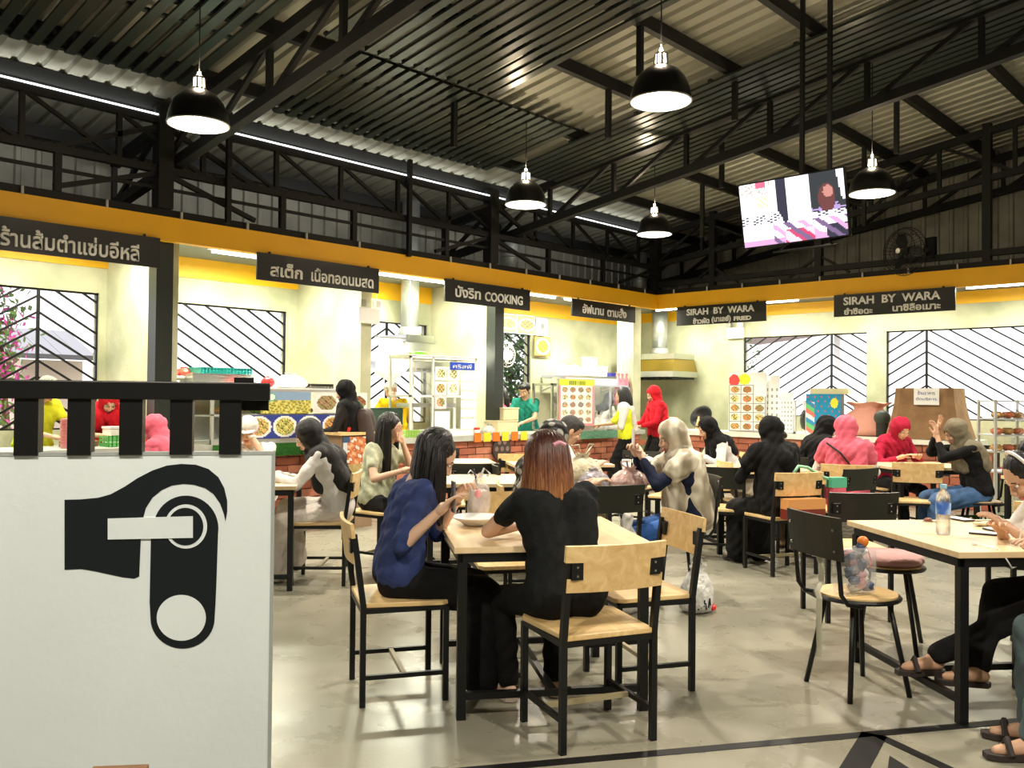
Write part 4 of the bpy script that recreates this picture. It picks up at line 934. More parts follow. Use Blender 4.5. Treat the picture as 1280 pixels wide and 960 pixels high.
# belongings carried by people
def prs(label): return PEOPLE[label]
r = prs('customer in white shawl over yellow top, back turned'); me = remesh(caps_mesh([(r['sh'][1], r['sh'][-1], .09, .09), (r['sh'][-1], r['f2']((-.10, -.12, .10)), .09, .07), (r['f2']((-.05, 0, .38)), r['f2']((-.09, -.10, .12)), .10, .06), (r['sh'][1], r['f2']((.05, .20, .15)), .09, .05)]), .016, 3)
me.materials.append(WHT); me.shade_smooth(); link('shawl', me, r['t'])
r = prs('customer in red headscarf and red tunic beside the corner pillar')
P('apron_string', MB().tube([r['f1']((-.12, -.12, .20)), r['f1']((-.16, 0, .16)), r['f1']((-.13, .12, .14))], .012, 6).tube([r['f1']((-.14, .08, .15)), r['f1']((-.12, .22, -.25))], .012, 6), WHT, r['t'])
r = prs('woman in black headscarf and jacket with a backpack strap')
me = remesh(caps_mesh([(r['f2']((-.17, -.06, .32)), r['f2']((-.19, -.06, .06)), .085, .10), (r['f2']((-.17, .06, .32)), r['f2']((-.19, .06, .06)), .085, .10)]), .016, 3); me.materials.append(mat('backpack_brown', (.035, .018, .014), .6)); me.shade_smooth(); link('backpack', me, r['t'])
r = prs('woman in pink headscarf and striped white dress, back turned')
P('bag_strap', MB().tube([r['f2']((-.11, .17, .44)), r['f2']((-.20, .06, .34)), r['f2']((-.21, -.06, .18)), r['f2']((-.16, -.18, .02))], .009, 6), BLACKM, r['t'])
# headphones
r = prs('person in white shirt with white headphones at the right edge'); Mh = r['Mh']; t_ = r['t']
P('headphones', MB().tube([Mh @ Vector((-.01, .092*math.cos(a_), .035+.105*math.sin(a_))) for a_ in np.linspace(-.1, PI+.1, 13)], .008, 6).ell((0, .094, 0), .022, .014, .028, 10, 8, M=Mh).ell((0, -.094, 0), .022, .014, .028, 10, 8, M=Mh), WHITEPL, t_)
c0 = Mh @ Vector((.02, .10, -.02))
P('headphone_cord', MB().tube([c0, c0+Vector((.05, .06, -.05)), c0+Vector((.10, .08, -.18)), c0+Vector((.12, .08, -.28)), c0+Vector((.16, .07, -.35))], .004, 6), WHITEPL, t_)
# phone in hand
def held(label, name, olabel, cat, s, mb, m, off=(.08, 0, -.02), rz=0, rx=0):
    r = prs(label); t_ = r['t']; wri = Vector(r['hand'][s]); e = Vector(r['elbow'][s]); d = (wri-e).normalized(); p = wri+d*off[0]+Vector((0, off[1], off[2]))
    wm = Matrix.Translation(t_.location) @ Matrix.Rotation(t_.rotation_euler.z, 4, 'Z'); q = wm @ p
    o = P(name, mb, m, None); o.location = q; o.rotation_euler = (rx, 0, t_.rotation_euler.z+rz); tag(o, olabel, cat); return o
held('long haired woman in navy top bent over her phone', 'phone', 'phone held up by the woman in the navy top', 'phone', -1, MB().box(-.004, -.036, -.07, .004, .036, .07), mat('phone_silver', (.35, .34, .36), .2, .6), (.10, .02, 0))
held('woman in shiny silver headscarf and dark blue dress at the middle table', 'phone', 'white phone held by the woman in the silver headscarf', 'phone', -1, MB().box(-.004, -.034, -.06, .004, .034, .08), WHITEPL, (.10, .0, .03))
r = prs('woman in black tee with auburn to blonde hair, seen from behind')
P('hair_clip', MB().tube([r['Mh'] @ Vector((-.128, -.03, .035)), r['Mh'] @ Vector((-.134, 0, .045)), r['Mh'] @ Vector((-.128, .03, .035))], .010, 6), mat('pink_clip', (.75, .35, .45), .3), r['t'])
r = prs('person in white cap resting head on hand behind the rail')
P('cap_brim', MB().ell((.08, 0, .03), .07, .07, .008, 16, 6, M=r['Mh']), MATS['white_cap'], r['t'], smooth=True)
P('wristwatch', MB().lathe([(.030, -.012), (.034, 0), (.030, .012)], r['hand'][1], 14), WHITEPL, r['t'])
# ================================================================== white panel fence in the foreground
PA = math.atan2(-.32, .50); ex = np.array([math.cos(PA), math.sin(PA), 0]); p_r = np.array([1.152, 1.888, 0])
t = thingT('panel_fence', 'white panel with black hand emblem and black slatted rail in the foreground', 'partition', p_r, PA)
PANEL = mat('panel_white', (.70, .78, .82), .4, var=.06, vscale=2.5, bump=.03)
P('panel', MB().box(-2.3, 0, .06, 0, .03, 1.254), PANEL, t)
P('panel_edge', MB().box(0, -.001, .06, .008, .032, 1.256).box(-2.3, -.001, 1.254, .008, .032, 1.262), mat('edge_grey', (.32, .35, .35), .5), t)
P('rail', MB().box(-2.3, -.012, 1.385, -.006, .045, 1.428), BLACKM, t, bevel=.003)
bar = MB().box(0, -.006, 1.256, .05, .040, 1.39).mesh('rail_bar', BLACKM)
for k in range(20): link('rail_bar', bar, t, (-.122-.1105*k, 0, 0))
P('base_rail', MB().box(-2.3, 0, 0, 0, .03, .06), BLACKM, t); P('clamp', MB().box(-.115, .045, 1.36, -.01, .075, 1.425).box(-.09, 0, 1.428, -.045, .03, 1.44), BLACKM, t)
P('end_post', MB().box(-.03, .03, 0, .004, .07, 1.254), BLACKM, t)
nrmv = np.array([-math.sin(PA), math.cos(PA), 0])
def on_panel(zx, zy):
    x, y = zx/1.919, 460+zy/1.919; d = ray(x, y); o = np.array([0, 0, CAM_H]); s_ = np.dot(p_r-o, nrmv*1.0)
    s_ = ((p_r[0]-0)*nrmv[0]+(p_r[1]-0)*nrmv[1])/(d[0]*nrmv[0]+d[1]*nrmv[1]); q = o+s_*d; return (float(np.dot(q-p_r, ex)), float(q[2]))
def smooth_poly(pts, it=2):
    for _ in range(it):
        o = []
        for i in range(len(pts)):
            a, b = np.array(pts[i]), np.array(pts[(i+1) % len(pts)]); o += [tuple(a*.75+b*.25), tuple(a*.25+b*.75)]
        pts = o
    return pts
MP = Matrix(((1, 0, 0, 0), (0, 0, -1, 0), (0, 1, 0, 0), (0, 0, 0, 1)))
def emblem(pts, lay, m, smooth=0):
    q = [on_panel(*p) for p in (smooth_poly(pts, smooth) if smooth else pts)]
    bm = bmesh.new(); vs = [bm.verts.new((x_, -.0008*lay, z_)) for x_, z_ in q]; f = bm.faces.new(vs); bmesh.ops.triangulate(bm, faces=[f])
    r_ = bmesh.ops.extrude_face_region(bm, geom=list(bm.faces)); 
    for v in [g_ for g_ in r_['geom'] if isinstance(g_, bmesh.types.BMVert)]: v.co.y += .0008*lay
    me = bpy.data.meshes.new('emblem'); bm.to_mesh(me); bm.free(); me.materials.append(m); link('emblem', me, t)
EMB = mat('emblem_black', (.006, .010, .013), .5, spec=.3)
def arc(cx, cy, rx, ry, a0, a1, n=20): return [(cx+rx*math.cos(math.radians(a_)), cy+ry*math.sin(math.radians(a_))) for a_ in np.linspace(a0, a1, n)]
handp = [(155, 316), (195, 315), (236, 311), (265, 303), (300, 284), (330, 264), (365, 246), (400, 234), (435, 230), (470, 232), (500, 242), (524, 262), (538, 288), (545, 318), (545, 345), (541, 368),
         (537, 350), (528, 325), (512, 302), (492, 288), (465, 280), (440, 278), (412, 282), (388, 293), (366, 311), (350, 336), (343, 362), (260, 362), (260, 410), (338, 409), (334, 500), (322, 505), (295, 502), (262, 495), (225, 487), (195, 482), (155, 484)]
emblem(handp, 1, EMB)
emblem([(368, 362)]+arc(446, 385, 78, 79, 195, 360, 22)+[(523, 400), (519, 520), (517, 565), (514, 600)]+arc(438, 600, 77, 73, 0, 180, 22)+[(359, 560), (362, 410)], 1, EMB)
emblem(arc(446, 380, 51, 53, 0, 345, 40)[:-1]+arc(446, 380, 51, 53, 345, 359, 3), 2, PANEL); emblem(arc(445, 380, 43, 45, 0, 350, 40), 3, EMB)
emblem(arc(435, 599, 59, 55, 0, 350, 40), 2, PANEL); emblem([(259, 361), (463, 355), (463, 407), (259, 411)], 4, PANEL)
# wooden stool peeking in at the bottom left
c = atw(128, 985, 1.50); t = thingT('wooden_stool', 'brown wooden stool edge at the bottom, in front of the white panel', 'stool', (c[0], c[1], 0), rad(-40))
BRW = mat('brown_wood', (.25, .13, .06), .5, var=.3, vscale=6); zt = float(atw(128, 956, 1.60)[2])
P('seat', MB().box(-.048, -.05, zt-.03, .048, .10, zt), BRW, t)
for sx in (-.038, .038):
    for sy in (-.04, .09): P('leg', MB().box(sx-.008, sy-.008, 0, sx+.008, sy+.008, zt-.03), BRW, t)
# ================================================================== prints
_r = random.Random(3)
def food(u, v, seed=0, base=(.55, .25, .08)):
    """a round plate of food"""
    d = math.hypot(u-.5, v-.5)
    if d > .46: return None
    if d > .36: return (.85, .84, .80)
    n = math.sin(u*23+seed*3)*math.cos(v*19+seed)+math.sin(u*41+v*37+seed)
    if n > .8: return (.20, .35, .06)
    if n > .1: return tuple(min(1, b*1.5) for b in base)
    if n < -.9: return (.14, .05, .03)
    return base
BASES = [(.55, .25, .08), (.62, .40, .16), (.40, .12, .05), (.70, .52, .22), (.30, .16, .07), (.60, .16, .06)]
def grid_food(cols, rows, bg, gap=(.9, .9, .88), inset=.04):
    def f(u, v):
        i, j = int(u*cols), int(v*rows); a, b = u*cols-i, v*rows-j
        if a < inset or a > 1-inset or b < inset or b > 1-inset: return gap
        r = food(a, b, i*3+j*5, BASES[(i*2+j*3) % 6]); return r if r else bg
    return f
# ---------------- generic stall objects
def solid(name, label, cat, loc, rz=0, group=None): return thingT(name, label, cat, loc, rz, group)
def crate(label, loc, w, d, h, m, name='plastic_basket', rz=0, cat='basket'):
    t = solid(name, label, cat, loc, rz); mb = MB(); th_ = .008
    mb.box(-w/2, -d/2, 0, w/2, d/2, th_); n = max(4, int(w/.04))
    for z in (0.012, h*.5, h-.02):
        for (x0, y0, x1, y1) in ((-w/2, -d/2, w/2, -d/2+th_), (-w/2, d/2-th_, w/2, d/2), (-w/2, -d/2, -w/2+th_, d/2), (w/2-th_, -d/2, w/2, d/2)): mb.box(x0, y0, z, x1, y1, z+.02)
    P('basket_body', mb, m, t); mb = MB()
    for k in range(n+1):
        x_ = -w/2+w*k/n
        for y_ in (-d/2, d/2-th_): mb.box(x_-.006, y_, 0, x_+.006, y_+th_, h)
    P('basket_slats', mb, m, t); return t
def box_t(label, loc, w, d, h, m, name='box', cat='box', rz=0, lid=None, lh=.02, group=None):
    t = solid(name, label, cat, loc, rz, group); P('box_body', MB().box(-w/2, -d/2, 0, w/2, d/2, h), m, t, bevel=.005)
    P('lid', MB().box(-w/2-.006, -d/2-.006, h, w/2+.006, d/2+.006, h+lh), lid or m, t); return t
def bag_mesh(r, h, seed=0, squash=1.0, neck=.25, wr=.06):
    rn = random.Random(seed); mb = MB(); n = 22; vs = []; fs = []; prof = [(.55, 0), (.92, .05), (1.05, .22), (1.0, .45), (.85, .65), (.55, .82), (neck, .90), (neck*1.5, 1.0)]
    ph = [rn.uniform(0, 6) for _ in range(6)]
    for i, (k, z) in enumerate(prof):
        for j in range(n):
            a = 2*PI*j/n; q = 1+wr*math.sin(3*a+ph[0]+z*3)+wr*.8*math.sin(7*a+ph[1]-z*6)+wr*.6*math.sin(11*a+ph[2]+z*9)
            vs.append((r*k*q*math.cos(a), r*k*q*squash*math.sin(a), h*z*(1+.03*math.sin(5*a+ph[3]))))
    for i in range(len(prof)-1):
        for j in range(n): fs.append((i*n+j, i*n+(j+1) % n, (i+1)*n+(j+1) % n, (i+1)*n+j))
    fs.append(tuple(range(n))[::-1]); mb.add(vs, fs); return mb
def film(key, col, a=.72): return mat(key, col, .22, alpha=a, var=.35, vscale=14, bump=.9, bscale=22)
FILMW = film('plastic_film_white', (.88, .88, .86), .80); FILMP = film('plastic_film_pink', (.82, .56, .52), .85); FILMG = film('plastic_film_grey', (.45, .42, .48), .8); FILMC = film('plastic_film_cream', (.80, .72, .52), .85)
def bag(label, loc, r, h, m, seed=0, handles=True, squash=.8, inner=None, name='plastic_bag', rz=0):
    t = solid(name, label, 'bag', loc, rz); P('bag_body', bag_mesh(r, h, seed, squash), m, t, smooth=True)
    if handles:
        for s in (-1, 1): P('handle', MB().tube([(s*.02, 0, h*.93), (s*r*.55, .01, h*1.12), (s*r*.75, 0, h*1.25), (s*r*.35, -.01, h*1.27), (s*.02, 0, h*.97)], [.006, .010, .009, .008, .006], 6, flat=.4), m, t, smooth=True)
    if inner: P('contents', MB().ell((0, 0, h*.36), r*.72, r*.6*squash, h*.3, 14, 8, jit=.08), inner, t, smooth=True)
    return t
CT = .886
def XL_(px_, Y): return float(onY(px_, 540, Y)[0])
def YR_(px_, X): return float(onX(px_, 540, X)[1])
# ---------------- stall 1
t = solid('bucket', 'red bucket holding a bunch of skewers behind the rail', 'bucket', (XL_(97, 8.6), 8.6, CT)); P('bucket_body', MB().lathe([(.06, 0), (.085, .22), (.09, .22), (.084, .20), (.06, .01)], n=20, close=False).cyl((0, 0, 0), .06, 0, .008), RED, t, smooth=True)
for k in range(14): a_ = k*2.4; P('skewer', MB().bar((.03*math.cos(a_), .03*math.sin(a_), .01), (.07*math.cos(a_), .07*math.sin(a_), .34), .005), mat('skewer_red', (.55, .12, .08), .6) if k % 2 else WOOD, t)
t = solid('cup_stack', 'tall stack of pink plastic cups beside the red bucket', 'cups', (XL_(82, 8.55), 8.55, CT))
for k in range(9): P('cup', MB().lathe([(.036, 0), (.05, .045), (.053, .045)], (0, 0, k*.028), 14), mat('pink_cup', (.82, .35, .36), .35), t, smooth=True)
crate('green basket on the first stall counter', (XL_(146, 8.6), 8.6, CT), .24, .2, .10, GREENP)
box_t('white tray box behind the green basket', (XL_(152, 8.95), 8.90, CT), .34, .2, .16, WHITEPL, 'tray_box')
t = solid('chopping_board', 'wooden board with food next to the striped cap cook', 'board', (XL_(100, 8.8), 8.82, CT)); P('board', MB().cyl((0, 0, 0), .17, 0, .05), BRW, t); P('food_pile', MB().ell((0, 0, .05), .1, .08, .03, 12, 6, jit=.1), CREAM, t)
crate('red crate, lower of the stack by the pillar', (XL_(196, 8.68), 8.68, CT), .3, .2, .13, RED, 'red_crate', cat='crate'); crate('red crate, upper of the stack by the pillar', (XL_(196, 8.68), 8.68, CT+.135), .3, .2, .13, RED, 'red_crate', cat='crate')
# ---------------- stall 2: display case
x0, x1 = XL_(262, 8.36), XL_(426, 8.36); w = x1-x0
t = solid('display_case', 'slanted food display case with pictures of dishes and grass strip', 'display case', (x0+w/2, 8.33, CT))
ALU = mat('aluminium_frame', (.62, .64, .62), .35, .6)
fr = MB()
for xx in (-w/2, w/2-.03): fr.box(xx, 0, 0, xx+.03, .03, .57).box(xx, .45, 0, xx+.03, .48, .57).box(xx, 0, .55, xx+.03, .48, .57)
fr.box(-w/2, -.01, .545, w/2, .02, .575).box(-w/2, -.01, 0, w/2, .02, .05).box(-w/2, 0, .29, w/2, .02, .305).box(-w/2, 0, 0, w/2, .48, .02)
P('case_frame', fr, ALU, t); P('case_top', MB().box(-w/2, 0, .575, w/2, .48, .585), WHITEP, t); P('shelf', MB().box(-w/2+.03, .05, .28, w/2-.03, .45, .29), ALU, t)
P('grass_strip', MB().box(-w/2, -.06, -.14, w/2, -.04, -.005), mat('artificial_grass', (.03, .20, .02), .9, var=.5, vscale=60, bump=1, bscale=90), t)
def noodles(u, v):
    if (u-.2)**2*5+(v-.75)**2*1.5 < .05: return (.75, .88, .80) if (u-.2)**2*5+(v-.75)**2*1.5 < .035 else (.1, .45, .3)
    n = math.sin(u*60)*math.cos(v*31)+math.sin(u*23+v*50)
    if v > .62: return (.25, .38, .55)
    return (.55, .45, .08) if n > .2 else ((.75, .68, .2) if n > -.6 else (.2, .24, .05))
picture('food_photo', .62, .235, 40, 18, noodles, t, (-w*.5+.86, -.014, .31), ROT_L)
picture('food_photo', .36, .235, 24, 18, lambda u, v: food(u, v, 2, (.34, .2, .12)) or (.8, .78, .72), t, (-w*.5+1.38, -.014, .31), ROT_L)
picture('food_photo', .36, .235, 24, 18, lambda u, v: food(u*.8+.1, v, 5, (.25, .07, .04)) or (.72, .72, .68), t, (-w*.5+1.76, -.014, .31), ROT_L)
def plates(u, v):
    i = int(u*4); a = u*4-i; r = food(a*.98, v, i*4+1, [(.62, .40, .14), (.55, .48, .14), (.40, .12, .10), (.72, .28, .08)][i]); return r or (.03, .05, .28)
picture('plates_banner', 1.25, .25, 84, 22, plates, t, (-w*.5+1.0, -.016, .045), ROT_L)
for k in range(4): P('food_tray', MB().ell((-w/2+.35+k*.42, .26, .34), .17, .12, .05, 14, 6, jit=.12), [mat('fried_food', (.50, .28, .08), .7, var=.5, vscale=30), mat('green_food', (.22, .36, .08), .7, var=.5, vscale=30)][k % 2], t)
P('side_glass', MB().box(w/2-.01, .03, .03, w/2-.004, .45, .54), GLASS, t)
# items around the case
Xg_, Yg_ = XL_(268, 9.15), 9.15
t = box_t('grey steel cabinet with turquoise tray on top behind the display case', (Xg_, Yg_, 0), .75, .45, 1.60, STEEL, 'steel_cabinet', 'cabinet', lh=.02)
crate('turquoise tray on the grey steel cabinet', (Xg_+.05, Yg_, 1.62), .6, .34, .07, mat('turquoise', (.02, .45, .42), .4), 'turquoise_tray', cat='tray')
t = solid('drum', 'tall white drum beside the pillar, red bags on top', 'drum', (XL_(216, 9.3), 9.3, 0)); P('drum_body', MB().cyl((0, 0, 0), .19, 0, 1.56, 22), GALV, t, smooth=True); P('lid', MB().cyl((0, 0, 1.56), .2, 0, .03, 22), WHITEPL, t, smooth=True)
for k, (px_, h_) in enumerate(((212, .09), (228, .10))): bag('%s red bag lying on the white drum' % ('left' if k == 0 else 'right'), (XL_(px_, 9.3), 9.3, 1.592), .10, h_, mat('red_film', (.70, .08, .05), .3, bump=.8, bscale=20), k, False)
t = solid('red_ball', 'red round lid on the display case', 'lid', (XL_(334, 8.55), 8.55, CT+.586)); P('ball', MB().ell((0, 0, .06), .075, .075, .06), RED, t, smooth=True); P('knob', MB().ell((0, 0, .12), .015, .015, .012), RED, t)
bag('white bundle on the display case behind the red lid', (XL_(362, 8.62), 8.62, CT+.586), .19, .17, mat('white_cloth_bundle', (.85, .84, .82), .8, bump=.7, bscale=12), 4, False, .7)
crate('dark wire basket on the right end of the display case', (XL_(397, 8.6), 8.6, CT+.586), .3, .16, .055, mat('dark_wire', (.14, .13, .10), .5), cat='basket')
# emergency light boxes
def elight(label, loc, rz):
    t = solid('emergency_light', label, 'emergency light', loc, rz); P('light_box', MB().box(-.16, -.06, -.13, .16, 0, .06), WHITEPL, t, bevel=.01)
    for s in (-1, 1): P('lamp_head', MB().box(s*.11-.04, -.09, .07, s*.11+.04, -.02, .15), WHITEPL if s > 0 else mat('grey_box', (.3, .3, .26), .5), t)
elight('white emergency light on the middle concrete partition', (6.53, 8.615, 2.40), 0); q = onX(920, 414, 13.98); elight('white emergency light on the right wall beside the window', (13.99, float(q[1]), float(q[2])), -PI/2)
# ---------------- stall 3
Ys = 7.55; X0, X1 = XL_(428, Ys), XL_(470, Ys)
t = solid('chicken_stand', 'small stand with fried chicken poster in front of the counter', 'stand', ((X0+X1)/2, Ys, 0)); w = X1-X0
P('stand_body', MB().box(-w/2+.02, .03, 0, w/2-.02, .42, .98), mat('stand_brown', (.30, .20, .12), .6), t); P('stand_top', MB().box(-w/2-.02, 0, .98, w/2+.02, .45, 1.01), WOOD, t)
def chick(u, v):
    n = math.sin(u*17+v*6)+math.cos(v*21-u*9)+.6*math.sin(u*37+v*31)
    if v > .82 and abs(u-.5) > .3: return (.03, .08, .18)
    if u < .12 and v > .5: return (.55, .62, .70)
    if n > 1.2: return (.78, .42, .25)
    if n > -.2: return (.60, .20, .07)
    if n > -1.2: return (.42, .10, .03)
    return (.80, .66, .60)
picture('chicken_poster', w-.02, .32, 40, 32, chick, t, (0, -.004, .645), ROT_L)
def bottle(label, loc, m, h=.19, r=.032):
    t = solid('sauce_bottle', label, 'bottle', loc, 0, 'sauce bottles on the chicken stand'); P('bottle_body', MB().lathe([(0, 0), (r, 0), (r, h*.62), (r*.55, h*.74), (r*.5, h*.78)], n=14), m, t, smooth=True); P('cap', MB().lathe([(r*.55, h*.76), (r*.5, h*.82), (.007, h*.86), (.004, h)], n=12), m, t, smooth=True)
zz = 1.011
bottle('red ketchup bottle on the chicken stand', (XL_(448, Ys), Ys+.15, zz), RED)
bottle('left yellow mustard bottle beside the ketchup', (XL_(456, Ys), Ys+.2, zz), mat('mustard', (.85, .62, .10), .4), .17); bottle('right yellow mustard bottle beside the ketchup', (XL_(461, Ys), Ys+.13, zz), MATS['mustard'], .17)
t = solid('food_tray', 'white tray of food at the right of the chicken stand', 'tray', (XL_(467, 8.5), 8.6, CT)); P('tray', MB().lathe([(0, 0), (.16, 0), (.2, .04), (.205, .04)], n=20), WHITEPL, t, smooth=True); P('food', MB().ell((0, 0, .03), .15, .15, .06, 14, 8, jit=.1), mat('golden_food', (.75, .48, .12), .6), t)
box_t('dark green box behind the chicken stand', (XL_(477, 8.75), 8.78, CT+.13), .52, .26, .22, mat('dark_green_box', (.03, .07, .05), .5), 'dark_box', lh=.01); box_t('white support box under the dark green box', (XL_(477, 8.75), 8.78, CT), .5, .25, .129, WHITEPL, 'support_box', lh=.001)
# glass cabinet with notices
x0, x1 = XL_(509, 8.5), XL_(592, 8.5); w = x1-x0
t = solid('glass_cabinet', 'tall glass cabinet covered in white menu notices with blue sign', 'cabinet', ((x0+x1)/2, 8.45, CT)); H_ = 1.02; fr = MB()
for xx in (-w/2, -w/2+w*.32, w/2-.025):
    for yy in (0, .40): fr.box(xx, yy, 0, xx+.025, yy+.025, H_)
for z in (0, .5, H_-.03):
    fr.box(-w/2, 0, z, w/2, .02, z+.025).box(-w/2, .40, z, w/2, .42, z+.025).box(-w/2, 0, z, -w/2+.02, .42, z+.025).box(w/2-.02, 0, z, w/2, .42, z+.025)
P('cabinet_frame', fr, WHITEP, t); P('glass_pane', MB().box(-w/2+.025, .008, .03, -w/2+w*.32, .012, H_-.03), GLASS, t); P('base_panel', MB().box(-w/2, -.005, 0, w/2, .42, .07), WHITEP, t); P('cabinet_roof', MB().box(-w/2-.01, -.01, H_, w/2+.01, .43, H_+.015), WHITEP, t)
P('inner_shelf', MB().box(-w/2+.03, .05, .36, w/2-.03, .38, .37), GLASS, t); P('steel_tray', MB().box(-w/2+.05, .08, .37, w/2-.3, .34, .42), STEEL, t)
xm = -w/2+w*.34
picture('menu_notice', .20, .17, 14, 12, lambda u, v: (food(u, v, 1, (.72, .52, .30)) if v > .1 else None) or (.9, .88, .86), t, (xm+.11, -.008, .72), ROT_L)
picture('menu_notice', .20, .17, 14, 12, lambda u, v: food(u, v, 3, (.60, .35, .15)) or (.92, .9, .88), t, (xm+.11, -.008, .53), ROT_L); picture('menu_notice', .20, .17, 14, 12, lambda u, v: food(u, v, 7, (.62, .30, .2)) or (.6, .58, .62), t, (xm+.11, -.008, .35), ROT_L)
for j, z in enumerate((.72, .53)): picture('menu_notice', .20, .17, 14, 12, lambda u, v: food(u, v, 4+j, (.75, .6, .42)) or (.93, .92, .9), t, (xm+.325, -.008, z), ROT_L)
for z in (.08, .24, .36, .48, .60, .72): picture('price_notice', .27, .15 if z < .1 else .11, 26, 8, lambda u, v: (.93, .93, .93) if v < .88 else (.55, .6, .66), t, (w/2-.16, -.010, z), ROT_L)
P('blank_notice', MB().box(xm+.01, -.012, .07, xm+.27, -.008, .32), WHITEP, t)
P('blue_sign', MB().box(w/2-.50, -.016, .86, w/2-.06, -.010, .96), mat('sign_blue', (.01, .06, .48), .4), t); text('คริสพี่', .07, LET, t, (w/2-.28, -.017, .91), (PI/2, 0, 0), width=.34, depth=.001)
P('leaf_sprig', MB().ell((-w/2+.2, .1, H_+.03), .16, .08, .03, 12, 6, jit=.25), mat('sprig_green', (.2, .55, .05), .6), t)
crate('light green basket in front of the glass cabinet', (XL_(516, 8.36), 8.385, CT), .26, .1, .09, mat('lime_plastic', (.35, .62, .12), .4))
# kitchen hood and duct in stall 3
def hood(label, x, y, rz, z0, z1, w, d, tw_, ducth=.13, steel=STEEL, brown=False):
    t = solid('kitchen_hood', label, 'hood', (x, y, z0), rz); h = z1-z0; lip = .10
    P('hood_lip', MB().box(-w/2, -d/2, 0, w/2, d/2, lip), steel, t)
    a, b = w/2, d/2; c_, e_ = tw_/2, min(tw_, d)/2
    vs = [(-a, -b, lip), (a, -b, lip), (a, b, lip), (-a, b, lip), (-c_, -e_*.6, h-.1), (c_, -e_*.6, h-.1), (c_, b, h-.1), (-c_, b, h-.1)]
    P('hood_slope', MB().add(vs, [(0, 1, 5, 4), (1, 2, 6, 5), (2, 3, 7, 6), (3, 0, 4, 7), (4, 5, 6, 7)]), mat('hood_brown', (.22, .15, .02), .4, .4) if brown else steel, t)
    P('hood_cap', MB().box(-c_-.01, -e_*.6-.01, h-.1, c_+.01, b, h), steel, t)
    for k in range(9): P('baffle', MB().box(-w/2+.06+k*(w-.12)/8-.02, -d/2+.04, -.04, -w/2+.06+k*(w-.12)/8+.02, d/2-.04, 0), BLACKM if brown else steel, t)
    P('hood_duct', MB().cyl((0, e_*.3, h), ducth*1.35, 0, .12, 22, r2=ducth).cyl((0, e_*.3, h+.12), ducth, 0, 4.15-z1-.12 if not brown else 3.0-z1-.12, 22), GALV, t, smooth=True); return t
hx = XL_(512, 9.6); hood('steel kitchen hood with tall duct behind the glass cabinet', hx, 9.55, 0, 1.78, 2.25, .95, .7, .5)
hx2 = float(onX(820, 450, 13.5)[1]); hood('corner kitchen hood with brown sloping front', 13.5, hx2, -PI/2, 1.78, 2.2, 1.25, .8, 1.1, .14, STEEL, True)
t = solid('cloth_screen', 'pale pinkish cloth hanging beside the steel hood', 'cloth', (XL_(490, 9.2), 9.2, 1.55)); P('cloth', MB().prism([(-.3, .15), (-.22, .62), (.12, .62), (.36, .30), (.0, 0)], -.006, .006, Matrix.Rotation(PI/2, 4, 'X')), mat('pinkish_cloth', (.78, .66, .66), .8, bump=.3), t)
P('cloth_rod', MB().bar((-.3, 0, .62), (.3, 0, .62), .015).bar((-.28, 0, .62), (-.28, 0, 1.45), .006).bar((.28, 0, .62), (.28, 0, 1.45), .006), STEEL, t)
for i, (px_, Y) in enumerate(((649, 9.6), (805, 9.6))):   # further ducts seen only above the soffit
    X = float(onY(px_-12 if i == 0 else 800, 280, Y)[0]); t = solid('extract_duct', ['galvanised duct rising beside the second roof column', 'galvanised duct rising near the corner truss'][i], 'duct', (X, Y, 3.1)); P('duct_pipe', MB().cyl((0, 0, 0), .14, 0, 1.02, 22), GALV, t, smooth=True); P('duct_collar', MB().cyl((0, 0, .5), .148, 0, .04, 22), GALV, t, smooth=True)
# boxes, bags and orange cards by the man in teal
for i, (px_, Y, z, w_, h_) in enumerate(((618, 8.62, CT, .40, .17), (622, 8.62, CT+.195, .30, .15))): box_t('%s cream cardboard box left of the man in teal' % ['lower', 'upper'][i], (XL_(px_, Y), Y-.12, z), w_, .28, h_, mat('cream_card', (.75, .66, .42), .7), 'cardboard_box')
for i, px_ in enumerate((612, 628)): bag('%s white bag on the counter by the cardboard boxes' % ['left', 'right'][i], (XL_(px_, 8.5), 8.5, CT), .13, .13, FILMW, 8+i, True)
t = solid('seasoning_jar', 'red topped jar at the left end of the orange cards', 'jar', (XL_(596, 8.42), 8.42, CT)); P('jar', MB().cyl((0, 0, 0), .04, 0, .07), WHITEPL, t, smooth=True); P('lid', MB().cyl((0, 0, .07), .042, 0, .03), RED, t, smooth=True)
for k in range(6):
    X = XL_(598+k*11.5, 8.29); o = P('price_card', MB().box(-.065, 0, 0, .065, .008, .12), mat('card_orange', (.90, .17, .01), .5) if k % 2 == 0 else mat('card_yellow', (.90, .62, .03), .5), None); o.location = (X, 8.296, .80)
    tag(o, ['first orange card on the counter edge, far left', 'first yellow card on the counter edge', 'orange card in the middle of the counter edge row', 'second yellow card of the counter edge row', 'last orange card on the counter edge', 'rightmost yellow card on the counter edge'][k], 'card', 'bright cards along the counter edge')
q = onY(626, 561, 8.33); t = solid('lattice_disc', 'round dark disc with holes hanging on the brick counter', 'disc', (q[0], 8.325, q[2])); mb = MB()
n = 40; ro = .175
ring = lambda r: [(r*math.cos(2*PI*k/n), r*math.sin(2*PI*k/n)) for k in range(n)]
vs = [(x_, 0, z_) for x_, z_ in ring(ro)]+[(0, 0, 0)]; mb.add([(x_, 0, z_) for x_, z_ in ring(ro)]+[(x_, -.02, z_) for x_, z_ in ring(ro)], [tuple(range(n)), tuple(range(n, 2*n))[::-1]]+[(k, (k+1) % n, n+(k+1) % n, n+k) for k in range(n)])
P('disc', mb, mat('disc_dark', (.035, .022, .018), .6), t)
